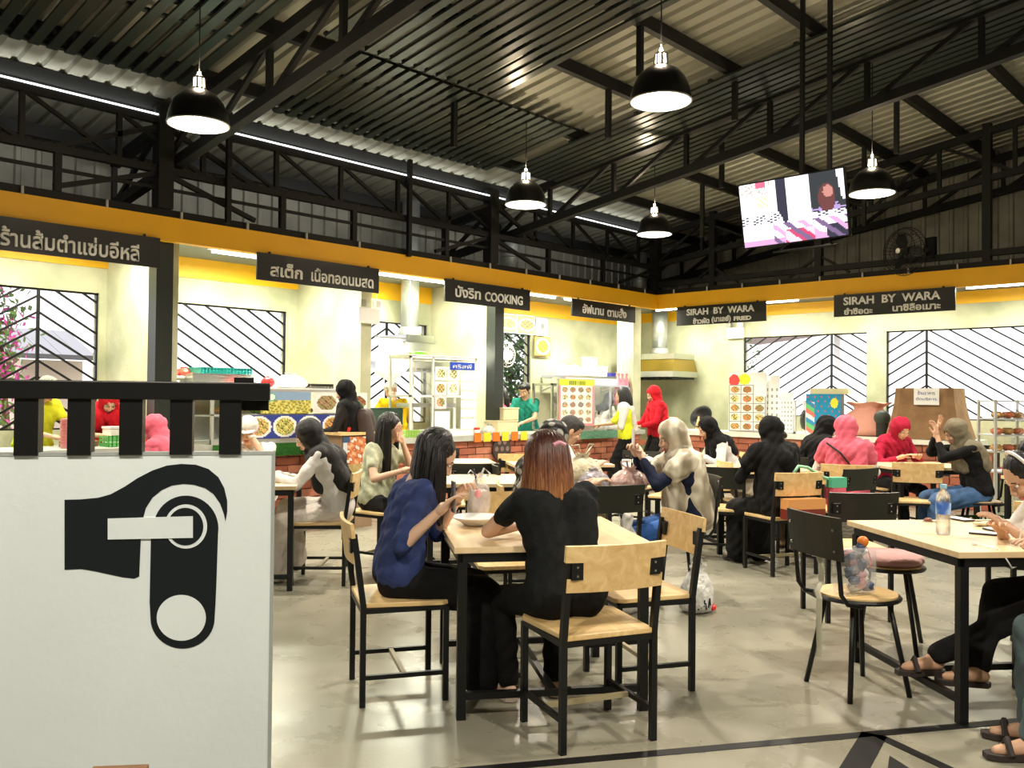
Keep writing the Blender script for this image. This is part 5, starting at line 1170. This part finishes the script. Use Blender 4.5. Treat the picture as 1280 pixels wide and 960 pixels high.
for k in range(7):
    a_ = k*PI/3; rr = 0 if k == 6 else .105; P('disc_hole', MB().lathe([(.0, 0), (.034, 0)], (0, 0, 0), 16, Matrix.Translation((rr*math.cos(a_), -.021, rr*math.sin(a_))) @ Matrix.Rotation(PI/2, 4, 'X')), mat('hole_grey', (.20, .13, .11), .8), t)
# ---------------- stall 4
def wallpic(label, x0p, x1p, ytop, ybot, Y, func, frame=None, side='L', nx=26, ny=22):
    if side == 'L': a, b = onY(x0p, ytop, Y), onY(x1p, ytop, Y); w_ = abs(b[0]-a[0]); zt_, zb_ = float((a[2]+b[2])/2), float(onY((x0p+x1p)/2, ybot, Y)[2]); loc = ((a[0]+b[0])/2, Y, zb_); rz = 0
    else: a, b = onX(x0p, ytop, Y), onX(x1p, ytop, Y); w_ = abs(b[1]-a[1]); zt_, zb_ = float((a[2]+b[2])/2), float(onX((x0p+x1p)/2, ybot, Y)[2]); loc = (Y, (a[1]+b[1])/2, zb_); rz = -PI/2
    t = solid('wall_picture', label, 'picture', loc, rz); h_ = zt_-zb_; P('backing', MB().box(-w_/2-.012, .003, -.012, w_/2+.012, .018, h_+.012), frame or WHITEP, t); picture('print', w_, h_, nx, ny, func, t, (0, 0, 0), (0, 0, 0)); return t
yb = (.80, .58, .16)
wallpic('yellow board with plate of food over the narrow window, left one', 624, 645, 393, 415, 9.9, lambda u, v: food(u*.9, v*1.3-.15, 1, (.45, .38, .14)) or yb); wallpic('yellow board with plate of food over the narrow window, right one', 647, 668, 395, 417, 9.9, lambda u, v: food(u*.9, v*1.3-.15, 6, (.3, .2, .1)) or yb)
wallpic('small white framed portrait drawing above the plate picture', 671, 684, 399, 419, 9.93, lambda u, v: (.2, .2, .2) if (u-.55)**2+(v-.55)**2 < .03 else ((.5, .5, .48) if (u-.55)**2+(v-.55)**2 < .07 else (.88, .87, .82)))
wallpic('square picture of a yellow dish in an orange frame', 669, 688, 422, 444, 9.93, lambda u, v: food(u, v, 2, (.75, .38, .05)) or (.70, .42, .14), mat('orange_frame', (.5, .22, .05), .5))
q = onY(632, 444, 9.75); t = solid('stand_fan', 'white round fan in front of the narrow window', 'fan', (q[0], 9.72, q[2])); mb = MB()
for rr, yy in ((.19, 0), (.13, -.05), (.07, -.06)): mb.tube([(rr*math.cos(a), yy, rr*math.sin(a)) for a in np.linspace(0, 2*PI, 25)], .006, 5)
for k in range(18): a_ = 2*PI*k/18; mb.tube([(.03*math.cos(a_), -.06, .03*math.sin(a_)), (.19*math.cos(a_), 0, .19*math.sin(a_))], .003, 4)
P('cage', mb, WHITEPL, t); P('fan_blade', MB().ell((0, 0, 0), .14, .008, .05).ell((0, 0, 0), .05, .008, .14), CREAM, t); P('wall_bracket', MB().bar((0, 0, 0), (0, .28, 0), .03), WHITEPL, t)
# shelf with cookers and boxes
xa, xb = XL_(693, 9.5), XL_(786, 9.5)
t = solid('steel_shelf', 'long steel shelf carrying white pots and boxes', 'shelf', ((xa+xb)/2, 9.55, 1.62)); w = xb-xa
P('shelf_board', MB().box(-w/2, -.25, .12, w/2, .25, .15), STEEL, t); P('shelf_light_strip', MB().box(-w/2+.05, -.25, .0, w/2-.3, -.15, .11), WHITEP, t)
for s in (-1, 1):
    P('bracket', MB().bar((s*w*.4, .43, .12), (s*w*.4, .43, -.15), .02).bar((s*w*.4, -.2, .11), (s*w*.4, .43, -.12), .02).box(s*w*.4-.01, .2, .10, s*w*.4+.01, .45, .12), STEEL, t)
for i, px_ in enumerate((703, 717)):
    t = solid('rice_cooker', 'white domed pot on the steel shelf, %s one' % ['left', 'right'][i], 'pot', (XL_(px_, 9.5), 9.5, 1.77)); P('pot', MB().cyl((0, 0, 0), .13, 0, .1, 22), WHITEPL, t, smooth=True); P('lid', MB().ell((0, 0, .1), .13, .13, .08, 20, 8), WHITEPL, t, smooth=True); P('knob', MB().ell((0, 0, .185), .02, .02, .015), CREAM, t)
box_t('tall cream carton on the steel shelf', (XL_(736, 9.5), 9.5, 1.77), .20, .2, .31, mat('carton_cream', (.85, .76, .58), .7), 'carton'); box_t('short white carton beside the tall cream one', (XL_(750, 9.5), 9.5, 1.77), .17, .18, .16, WHITEP, 'carton')
box_t('dark blue box on the right part of the steel shelf', (XL_(762, 9.4), 9.4, 1.77), .13, .15, .045, mat('navy_box', (.03, .03, .30), .4), 'carton')
for k, px_ in enumerate((776, 781, 786)):
    t = solid('pink_bag', 'pink plastic bag hanging by the pillar, %s' % ['left one', 'middle one', 'right one'][k], 'bag', (XL_(px_, 8.7)-.08, 8.7, 1.28), 0, 'pink bags hanging by the corner pillar'); P('bag_body', bag_mesh(.085, .52, 20+k, .5, .3, .12), mat('pink_film', (.72, .28, .38), .5, bump=.6), t, smooth=True); P('hanging_string', MB().bar((0, 0, .5), (0, 0, 1.73), .006), STEEL, t)
# food case with menu poster on the green edged counter
xa, xb = XL_(693, 8.5), XL_(790, 8.5); w = xb-xa; t = solid('food_case', 'low steel food case behind the round picture menu', 'display case', ((xa+xb)/2, 8.55, CT)); fr = MB()
for xx in (-w/2, w/2-.03): fr.box(xx, 0, 0, xx+.03, .03, .72).box(xx, .37, 0, xx+.03, .40, .72)
fr.box(-w/2, 0, .69, w/2, .4, .72).box(-w/2, 0, 0, w/2, .4, .03); P('case_frame', fr, STEEL, t); P('glass_pane', MB().box(-w/2+.03, .01, .03, w/2-.03, .016, .69), GLASS, t)
for k in range(4): P('food_container', MB().cyl((-w/2+.9+k*.24, .2, .03), .09, 0, .13, 16), WHITEPL, t, smooth=True)
def menu(u, v):
    if v > .86: return (.62, .72, .04) if not (.25 < u < .75 and .89 < v < .96 and math.sin(u*110) > -.2) else (.12, .16, .02)
    if u < .05 or u > .95 or v < .05: return (.72, .28, .34)
    r = grid_food(4, 5, (.88, .80, .82), (.9, .78, .80), .06)((u-.05)/.9, (v-.05)/.81); 
    if r in BASES or (r and r[0] < .5 and v < .5): return (r[0]*.5+.1, r[1]*.6+.1, r[2]+.15)
    return r
xa, xb = XL_(695, 8.45), XL_(739, 8.45); w = xb-xa; t = solid('menu_stand', 'picture menu with yellow green header and pink border on the counter', 'menu', ((xa+xb)/2, 8.40, CT), 0); P('menu_board', MB().box(-w/2-.02, .003, 0, w/2+.02, .02, .80), STEEL, t)
picture('menu_print', w, .70, 56, 60, menu, t, (0, 0, .085), ROT_L); P('menu_foot', MB().box(-w/2, 0, 0, w/2, .12, .015), STEEL, t)
xa, xb = XL_(712, 8.3), XL_(772, 8.3); t = solid('green_cloth', 'green cloth edging the counter below the picture menu', 'cloth', ((xa+xb)/2, 8.30, .775)); P('cloth', MB().box(-(xb-xa)/2, -.006, 0, (xb-xa)/2, .004, .12), mat('green_cloth', (.12, .30, .20), .8, var=.3, vscale=30, bump=.5), t)
for i, (px_, r_, h_) in enumerate(((748, .15, .24), (766, .13, .20))): bag('%s white bag of food being packed before the dark scarfed cook' % ['large', 'smaller'][i], (XL_(px_, 8.46), 8.46, CT), r_, h_, FILMW, 30+i, True)
# ---------------- corner and right stalls
q = YR_(834, 12.6); box_t('white box with red print at the corner counter', (12.6, q, CT), .22, .3, .17, WHITEP, 'carton', rz=-PI/2, lid=mat('red_print', (.65, .25, .15), .6), lh=.03)
q = YR_(877, 12.65); t = solid('wok', 'black wok leaning on the corner counter', 'wok', (12.65, q, CT+.02), -PI/2); Mw = Matrix.Translation((0, 0, .19)) @ Matrix.Rotation(math.radians(62), 4, 'X')
P('pan', MB().lathe([(0, -.07), (.09, -.055), (.16, -.02), (.20, .03), (.195, .032), (.15, -.01), (0, -.06)], (0, 0, 0), 26, Mw), BLACKM, t, smooth=True); P('handle', MB().tube([(-.05, -.10, .0), (-.03, -.04, .20)], .013, 8).tube([(.0, -.10, .0), (-.03, -.04, .20)], .013, 8), WOOD, t)
y0, y1 = YR_(911, 12.5), YR_(957, 12.5); w = y0-y1; t = solid('menu_board', 'white board with rows of dish pictures and red and yellow header', 'menu', (12.5, (y0+y1)/2, CT), -PI/2); P('board', MB().box(-w/2-.01, .003, 0, w/2+.01, .02, .93), WHITEP, t)
def mb_(u, v):
    if v > .80: return (.80, .05, .05) if (u-.14)**2+(v-.88)**2*2 < .022 else ((.95, .80, .02) if (u-.42)**2*.8+(v-.9)**2*2.5 < .022 else (.92, .91, .88))
    if u > .68 and v > .60: return (.93, .93, .91)
    r = grid_food(3, 5, (.88, .86, .80), (.25, .25, .24), .05)(u, v/.8); return r
picture('board_print', w, .90, 44, 76, mb_, t, (0, 0, .015), (0, 0, 0)); P('board_foot', MB().box(-w/2, .0, 0, w/2, .14, .012), STEEL, t)
for i, (pa, pb, h_) in enumerate(((950, 974, .88), (975, 991, .62))):
    y0, y1 = YR_(pa, 12.56), YR_(pb, 12.56); w = y0-y1; t = solid('price_sheet', ['tall white price sheet right of the dish pictures', 'shorter white price sheet beside the glass case'][i], 'menu', (12.56, (y0+y1)/2, CT), -PI/2); P('board', MB().box(-w/2, .003, 0, w/2, .015, h_), WHITEP, t)
    picture('sheet_print', w, h_-.02, 40, 60, lambda u, v: (.35, .36, .36) if (v < .8 and (u*4) % 1 > .35 and (u*4) % 1 < .72 and (v*9) % 1 > .55) else (.93, .93, .92), t, (0, 0, .01), (0, 0, 0)); P('board_foot', MB().box(-w/2, 0, 0, w/2, .12, .012), STEEL, t)
y0, y1 = YR_(992, 12.6), YR_(1009, 12.6); w = y0-y1; t = solid('glass_case', 'small glass case between the price sheets and blue box', 'display case', (12.6, (y0+y1)/2, CT), -PI/2); fr = MB()
for xx in (-w/2, w/2-.03): fr.box(xx, 0, 0, xx+.03, .03, .5).box(xx, .3, 0, xx+.03, .33, .5)
fr.box(-w/2, 0, .48, w/2, .33, .5).box(-w/2, 0, 0, w/2, .33, .03); P('case_frame', fr, WHITEP, t); P('glass_pane', MB().box(-w/2+.03, .01, .03, w/2-.03, .014, .48), GLASS, t); P('dark_contents', MB().ell((0, .16, .2), w*.3, .1, .15, jit=.1), mat('dark_contents', (.05, .06, .05), .7), t)
y0, y1 = YR_(1009, 12.5), YR_(1049, 12.5); w = y0-y1; t = solid('blue_box', 'blue box with coloured stickers and black side on the counter', 'cooler box', (12.5, (y0+y1)/2, CT), -PI/2+.28); P('box_body', MB().box(-w/2, .004, 0, w/2, .42, .60), mat('charcoal_side', (.03, .03, .03), .5), t)
def blue(u, v):
    if (u-.82)**2+(v-.78)**2*.8 < .012: return (.90, .85, .05)
    if u < .25 and v < .8: return [(.8, .85, .9), (.75, .2, .15), (.15, .6, .2), (.04, .3, .6)][int((v*9+u*5)) % 4]
    if math.sin(u*31)*math.cos(v*27) > .78: return (.75, .1, .2)
    return (.01, .30, .55)
picture('sticker_face', w, .60, 40, 40, blue, t, (0, 0, 0), (0, 0, 0)); P('cream_top', MB().box(-w/2+.05, .05, .60, w/2+.1, .35, .68), mat('cream_cloth', (.80, .78, .48), .8), t)
y = YR_(1084, 12.7); t = solid('coral_cloth', 'coral cloth heaped over goods beside the blue box', 'cloth', (12.75, y, CT), -PI/2); P('cloth', bag_mesh(.36, .48, 50, .6, .6, .05), mat('coral_cloth', (.75, .36, .28), .85, bump=.4), t, smooth=True)
y = YR_(1101, 12.5); t = solid('dark_bowl', 'dark green bowl upside down beside the brown cloth', 'bowl', (12.55, y, CT+.20)); P('bowl', MB().ell((0, 0, .07), .11, .11, .11, 18, 10), mat('dark_green_bowl', (.03, .045, .035), .5), t, smooth=True); P('bowl_stand', MB().cyl((0, 0, -.2), .08, 0, .24), DARK, t)
# brown cloth covered cart with note
y0, y1 = YR_(1112, 12.25), YR_(1192, 12.25); w = y0-y1; t = solid('covered_cart', 'cart covered by brown cloth with a handwritten white note', 'cart', (12.28, (y0+y1)/2, CT), -PI/2); mb = MB(); n = 26; rows_ = 8; vs = []; fs = []
for j in range(rows_+1):
    v = j/rows_; fl = (1-v)**1.6
    for k in range(n):
        a_ = 2*PI*k/n; sx = math.copysign(abs(math.cos(a_))**.25, math.cos(a_)); sy = math.copysign(abs(math.sin(a_))**.25, math.sin(a_)); wob = 1+.035*fl*math.sin(5*a_+1)+.02*math.sin(9*a_)
        vs.append((sx*(w/2-.03+.12*fl)*wob, .32+sy*(.28+.06*fl)*wob, .68*v+.004))
for j in range(rows_):
    for k in range(n): fs.append((j*n+k, j*n+(k+1) % n, (j+1)*n+(k+1) % n, (j+1)*n+k))
fs.append(tuple(range(rows_*n, (rows_+1)*n))); mb.add(vs, fs); P('cloth', mb, mat('brown_cover', (.30, .17, .08), .9, var=.25, vscale=5, bump=.4, bscale=14), t, smooth=False)
P('note', MB().box(-.10, -.005, .46, .22, 0, .68), WHITEP, t, rot=(0, 0, 0)); text('ร้านอาหาร', .06, mat('ink_blue', (.05, .06, .25), .6), t, (.06, -.008, .62), (PI/2, 0, 0), width=.22, depth=.001, name='handwriting'); text('ปิดบริการ', .05, MATS['ink_blue'], t, (.06, -.008, .54), (PI/2, 0, 0), width=.26, depth=.001, name='handwriting')
# end of the right counter and the low grey counter
t = solid('counter_door', 'brown wooden door panel at the end of the brick counter', 'door panel', (12.33, 3.50, 0), -PI/2); P('door_panel', MB().box(0.02, 0, .02, .30, .03, .80), BRW, t); P('door_frame', MB().box(0, -.01, 0, .02, .035, .84).box(.30, -.01, 0, .33, .035, .84).box(0, -.01, .80, .33, .035, .84), BLACKM, t)
t = solid('drink_cooler', 'red lidded cooler in the dark opening under the grey counter', 'cooler', (12.95, float(onX(1236, 590, 12.95)[1]), 0)); P('cooler_body', MB().cyl((0, 0, 0), .14, 0, .36, 20), GALV, t, smooth=True); P('cooler_lid', MB().cyl((0, 0, .36), .17, 0, .17, 20), mat('dark_red', (.40, .02, .03), .4), t, smooth=True)
q = onz(1232, 640); crate('dark green crate on the floor before the grey counter', (9.2, 2.45, 0), .45, .35, .30, mat('dark_green_plastic', (.02, .10, .03), .5), 'green_crate', rz=rad(-45), cat='crate')
q = atw(1270, 560, 9.6); t = solid('glass_food_case', 'glass case with shelves of fried food at the right edge', 'display case', (q[0], q[1], .62), rad(-47)); fr = MB(); w = .46
for xx in (-w/2, w/2-.025):
    for yy in (0, .35): fr.box(xx, yy, 0, xx+.025, yy+.025, .80)
for z in (0, .22, .40, .58, .775): fr.box(-w/2, 0, z, w/2, .375, z+.015)
P('case_frame', fr, ALU, t); P('glass_pane', MB().box(-w/2+.02, .004, .02, w/2-.02, .008, .77), GLASS, t); P('case_legs', MB().box(-w/2, 0, -.62, -w/2+.03, .03, 0).box(w/2-.03, 0, -.62, w/2, .03, 0).box(-w/2, .34, -.62, -w/2+.03, .37, 0).box(w/2-.03, .34, -.62, w/2, .37, 0), ALU, t)
for k, z in enumerate((.235, .415, .595)):
    for i in range(3): P('fried_food', MB().ell((-w/2+.11+i*.12, .17, z+.035), .055, .10, .04, 10, 6, jit=.15), [MATS['fried_food'], mat('red_food', (.45, .12, .05), .6)][(k+i) % 2], t)
# ================================================================== things on the tables and chairs
def onT(px_, py_, z=.751): q = onz(px_, py_, z); return float(q[0]), float(q[1])
x, y = onT(596, 656); t = solid('plate', 'white plate on the front table under the drink bag', 'plate', (x, y, .751)); P('plate', MB().lathe([(0, .004), (.07, .004), (.085, .018), (.13, .040), (.132, .044), (.085, .024), (0, .012)], n=32), WHITEPL, t, smooth=True); P('foot', MB().cyl((0, 0, 0), .06, 0, .006), WHITEPL, t)
x, y = onT(597, 649); t = solid('drink_cup', 'milky pink drink in a clear cup in a tied bag, front table', 'drink', (x+.005, y, .772)); P('cup', MB().lathe([(0, 0), (.032, 0), (.043, .125), (.045, .125)], n=20), mat('milk_pink', (.90, .82, .80), .3), t, smooth=True); P('lid', MB().cyl((0, 0, .125), .046, 0, .008), WHITEPL, t); P('bag_film', bag_mesh(.060, .22, 60, .9, .3, .08), film('film_drink', (.92, .86, .86), .42), t, smooth=True)
P('straw', MB().bar((0, 0, .1), (-.035, .0, .245), .006), mat('straw_dark', (.03, .03, .05), .4), t); P('handle', MB().tube([(.01, 0, .20), (.05, .01, .245), (.085, .0, .215), (.05, -.01, .205)], .007, 6, flat=.4).tube([(-.01, 0, .20), (-.05, .01, .24), (-.08, 0, .225), (-.04, -.01, .21)], .007, 6, flat=.4), FILMW, t, smooth=True)
P('red_print', MB().ell((-.04, -.035, .12), .018, .018, .025), mat('soft_red', (.85, .35, .35), .5), t, smooth=True)
for i, (px_, py_, r_, h_, m_, lab) in enumerate(((728, 608, .17, .24, FILMC, 'big pale yellow plastic bag heaped on the middle table'), (742, 612, .12, .15, FILMG, 'grey purple plastic bag in the heap on the middle table'), (787, 612, .145, .16, FILMP, 'pinkish plastic bag with food, right of the grey bag'), (817, 606, .11, .10, FILMP, 'small pinkish bag below the raised phone'), (805, 580, .13, .09, FILMW, 'white bag at the back of the middle table'), (702, 606, .10, .12, FILMW, 'white bag beside the black tee shoulder'))):
    x, y = onT(px_, py_); bag(lab, (x, y, .751), r_, h_, m_, 70+i, i in (0, 2), .8, mat('food_in_bag', (.75, .45, .35), .7) if i in (2, 3) else None)
for i, (px_, py_) in enumerate(((783, 600),)):
    x, y = onT(px_, py_); t = solid('white_cup', 'tall white cup behind the pinkish bag', 'cup', (x, y, .751)); P('cup', MB().lathe([(0, 0), (.028, 0), (.036, .15), (.033, .15), (.027, .01)], n=18), WHITEPL, t, smooth=True); P('cup_lid', MB().cyl((0, 0, .15), .037, 0, .012), WHITEPL, t)
x, y = onz(765, 690)[:2]; box_t('cream storage box on the floor under the middle table', (5.25, 5.05, 0), .36, .3, .42, mat('cream_green_box', (.72, .70, .52), .6), 'storage_box', rz=A53)
q = atw(783, 665, 5.75); t = solid('hanging_bag', 'white plastic bag standing beside the middle table legs', 'bag', (q[0], q[1], 0)); P('bag_body', bag_mesh(.15, .62, 81, .7, .25, .06), FILMW, t, smooth=True); P('knot', MB().ell((0, 0, .62), .03, .03, .03), FILMW, t)
x, y = onz(871, 764)[:2]; t = solid('shopping_bag', 'white shopping bag with dark print on the floor beside the silver scarf', 'bag', (float(x), float(y), 0)); P('bag_body', bag_mesh(.125, .30, 90, .8, .35, .07), film('film_shop', (.86, .87, .85), .9), t, smooth=True)
for s in (-1, 1): P('handle', MB().tube([(s*.02, 0, .27), (s*.06, .01, .33), (s*.04, 0, .375), (s*.01, -.01, .33)], .010, 6, flat=.35), MATS['film_shop'], t, smooth=True)
for k in range(9):
    a_ = rad(195+k*9); P('printed_mark', MB().box(-.004, -.002, 0, .006, 0, .05+.012*math.sin(k*2)), EMB, t, loc=(.133*math.cos(a_), .106*math.sin(a_), .035+.01*(k % 3)), rot=(0, .2*math.sin(k*3), a_+PI/2))
P('red_item', MB().ell((.055, -.088, .03), .025, .02, .022), RED, t, smooth=True)
# bag hung on the chair of the woman in black
t = solid('tote_bag', 'green handled orange and pink tote hung on a wooden chair', 'bag', (6.93, 2.98, 0), rad(62)); P('tote_body', MB().box(-.05, -.07, .50, .02, .05, .74), mat('tote_orange', (.85, .16, .05), .7), t); P('tote_band', MB().box(-.053, -.073, .62, .023, .053, .70), PINKC, t); P('tote_top', MB().box(-.055, -.08, .70, .025, .06, .78), mat('tote_green', (.10, .48, .30), .6), t)
P('handle', MB().tube([(.0, .0, .75), (.0, .10, .78), (.02, .24, .86), (.03, .32, .87), (.03, .36, .82)], .013, 8), mat('tote_green_light', (.30, .62, .40), .5), t, smooth=True)
t = solid('gift_box', 'orange and brown shiny box on the wooden chair seat below the tote', 'box', (6.62, 3.10, .463), rad(62)); P('box_body', MB().box(-.06, -.17, 0, .05, .17, .08), mat('maroon_box', (.20, .03, .02), .3), t); P('box_upper', MB().box(-.06, -.17, .08, .05, .17, .16), mat('orange_box', (.75, .35, .12), .25), t)
x, y = onT(926, 591); t = solid('red_cloth', 'small red cloth on the round table before the boy', 'cloth', (x, y, .751)); P('cloth', MB().ell((0, 0, .012), .075, .05, .014, 12, 5, jit=.15), mat('bright_red_cloth', (.80, .04, .02), .7), t)
# front right table
x, y = onT(1179, 668); t = solid('water_bottle', 'clear water bottle with blue label and cap on the front right table', 'bottle', (x, y, .751)); PET = mat('bottle_plastic', (.93, .95, .93), .08, trans=.9, alpha=.55)
P('bottle_body', MB().lathe([(0, .004), (.030, .0), (.034, .01), (.034, .06), (.0325, .075), (.034, .09), (.034, .165), (.030, .19), (.016, .212), (.0135, .218), (.0135, .228)], n=28), PET, t, smooth=True); P('cap', MB().cyl((0, 0, .224), .0155, 0, .020, 18), mat('bottle_cap', (.30, .58, .80), .4), t)
P('label', MB().lathe([(.0345, .10), (.0345, .155)], n=28), pattern_mat('label_blue', 'wave', (.05, .16, .62), (.35, .55, .85), 9, .35), t, smooth=True); P('water', MB().lathe([(0, .006), (.031, .006), (.031, .13), (0, .13)], n=20), GLASS, t, smooth=True)
def phone(px_, py_, label, rz, m): x, y = onT(px_, py_); t = solid('mobile_phone', label, 'phone', (x, y, .751), rz); P('phone_body', MB().box(-.036, -.07, 0, .036, .07, .009), mat('phone_dark', (.03, .03, .035), .3), t, bevel=.002); P('phone_face', MB().box(-.033, -.066, .009, .033, .066, .011), m, t)
phone(1200, 650, 'white faced phone behind the water bottle', rad(-30), WHITEP); phone(1232, 668, 'pale phone near the headphone cord', rad(10), WHITEP); phone(1247, 664, 'second pale phone nearest the white sleeve', rad(-40), WHITEP)
x, y = onT(1160, 652); t = solid('key_bunch', 'brown keys and trinkets left of the water bottle', 'keys', (x, y, .751)); P('fob', MB().ell((0, 0, .01), .03, .02, .01, jit=.2), mat('fob_brown', (.22, .07, .04), .5), t); P('key', MB().box(.01, -.04, 0, .02, .0, .004).box(-.03, -.03, 0, -.02, .02, .004), STEEL, t)
x, y = onT(1235, 657); t = solid('food_bowl', 'tan pouch lying at the back of the front right table', 'pouch', (x, y, .751), rad(-35)); P('pouch', MB().ell((0, 0, .012), .09, .045, .014, 14, 6, jit=.06), CREAM, t, smooth=True); P('zip', MB().tube([(-.08, 0, .026), (.08, 0, .026)], .003, 5), BRW, t)
x, y = onT(1236, 684); t = solid('cable', 'white cable looping over the near table edge', 'cable', (x, y, .751)); P('cable_loop', MB().tube([(.02, .06, .005), (-.03, .0, .006), (-.055, -.05, .004), (-.065, -.085, -.03), (-.03, -.10, -.075), (.03, -.11, -.07), (.09, -.10, -.03)], .0035, 6), WHITEPL, t, smooth=True); P('plug', MB().box(.01, .055, 0, .03, .075, .012), WHITEPL, t)
# clear bag with clutter on the round seat
q = atw(1068, 745, 4.22); t = solid('clear_pouch', 'clear bag full of patterned clothes on the front steel chair', 'bag', (q[0], q[1], .473), rad(-20)); CL = [mat('cl_white', (.75, .74, .72), .6), mat('cl_navy', (.03, .05, .12), .6), mat('cl_grey', (.15, .14, .15), .6), mat('cl_pink', (.55, .28, .30), .6)]
rn = random.Random(5)
for k in range(22): P('bundle', MB().ell((rn.uniform(-.055, .055), rn.uniform(-.035, .035), .03+.19*k/22), rn.uniform(.022, .04), rn.uniform(.02, .035), rn.uniform(.018, .03), 8, 6, jit=.2), CL[k % 4], t)
P('clear_film', MB().box(-.09, -.06, .001, .09, .06, .22), film('film_clear', (.85, .87, .88), .25), t, bevel=.02); P('orange_ball', MB().ell((.055, 0, .245), .027, .027, .027), mat('orange_ball', (.70, .20, .02), .4), t, smooth=True); P('pouch_cord', MB().tube([(.055, 0, .25), (.09, 0, .20), (.10, -.01, .15), (.08, -.02, .12)], .003, 5), RED, t)
q = atw(1030, 760, 4.15); t = solid('strap', 'pale webbing strap looped through the front steel chair back', 'strap', (q[0], q[1], 0)); P('strap_band', MB().tube([(.02, .05, .70), (.03, .03, .62), (.015, .02, .54), (-.03, .02, .50), (-.05, .0, .47), (-.055, .0, .36), (-.05, 0, .24), (-.055, 0, .20)], .014, 6, flat=.3), mat('pale_webbing', (.42, .41, .32), .7), t); P('strap_buckle', MB().box(.0, .0, .655, .035, .06, .685), WHITEPL, t)
# green bag on the wooden chair before the corner
t = solid('green_bag', 'dark green striped bag hung on the wooden chair before the corner', 'bag', (7.02, 6.24, 0), rad(-128)); P('bag_body', MB().ell((-.27, 0, .70), .05, .13, .10, 16, 8), pattern_mat('green_stripes', 'stripe', (.02, .03, .02), (.25, .26, .14), 16), t, smooth=True); P('strap', MB().tube([(-.26, -.10, .74), (-.24, 0, .84), (-.26, .10, .74)], .01, 6), DARK, t)
# ================================================================== outside the windows
def sprays(name, label, cat, loc, rx, ry, rz_, n, m, size, stem, seed, cm=None):
    t = solid(name, label, cat, loc); rn = random.Random(seed); mb = MB(); mc = MB()
    for k in range(n):
        a, b, c_ = rn.gauss(0, .45), rn.gauss(0, .45), rn.gauss(0, .5); p = Vector((a*rx, b*ry, c_*rz_)); u = Vector((rn.uniform(-1, 1), rn.uniform(-1, 1), rn.uniform(-1, 1))).normalized(); v = u.orthogonal().normalized(); s_ = size*rn.uniform(.6, 1.3)
        (mc if (cm and k % 3 == 0) else mb).add([p-u*s_, p+v*s_*.5, p+u*s_, p-v*s_*.5], [(0, 1, 2, 3)])
    o = P('foliage', mb, m, t); o['kind'] = 'stuff'
    if cm: o = P('blossoms', mc, cm, t); o['kind'] = 'stuff'
    P('stem', MB().tube([(0, 0, -loc[2]-.1), (.1, 0, -loc[2]*.5), (0, 0, .2)], .04, 6), BRW, t)
LEAF = mat('leaf_green', (.16, .30, .07), .6); LEAFD = mat('leaf_dark', (.07, .16, .05), .6); BLOS = mat('blossom_pink', (.80, .10, .50), .6)
sprays('flowering_shrub', 'pink flowering climber outside the leftmost window', 'shrub', (3.15, 10.75, 1.75), .30, .3, 1.0, 900, LEAF, .05, 0, 1, BLOS)
sprays('tree', 'leafy green tree outside the narrow window by the man in teal', 'tree', (12.5, 11.9, 1.9), 1.0, .7, 1.3, 2600, LEAFD, .07, 0, 2, LEAF)
sprays('vine', 'green vine outside the left side of the first right window', 'vine', (14.6, 8.0, 2.1), .2, .45, .8, 260, LEAF, .045, 0, 3)
t = solid('neighbour_house', 'neighbouring house with grey metal roof outside the leftmost window', 'house', (5.95, 17.5, 0)); P('house_wall', MB().box(-.45, 0, -.1, .62, 2, 2.0), mat('house_wall', (.62, .52, .40), .8), t)
for k in range(5): P('roof_panel', MB().box(-.85+.31*k, 0, -.02, -.55+.31*k, 1.6, .0, Matrix.Translation((0, -.5, 2.08)) @ Matrix.Rotation(.35, 4, 'X')), mat('house_roof', (.30, .31, .33), .5), t)
P('eave_board', MB().box(-.87, -.55, 2.0, .72, -.5, 2.09), mat('eave_dark', (.12, .12, .12), .6), t)
t = solid('neighbour_roof', 'brown tiled eave outside the first right window', 'roof', (19.5, 8.6, 0)); P('eave', MB().box(0, -1.2, 3.05, 1.6, 2.2, 3.12, Matrix.Rotation(-.10, 4, 'X')), mat('eave_brown', (.32, .24, .22), .7), t); P('post', MB().box(.8, 0, -.1, .95, .15, 3.1), WHITEP, t)
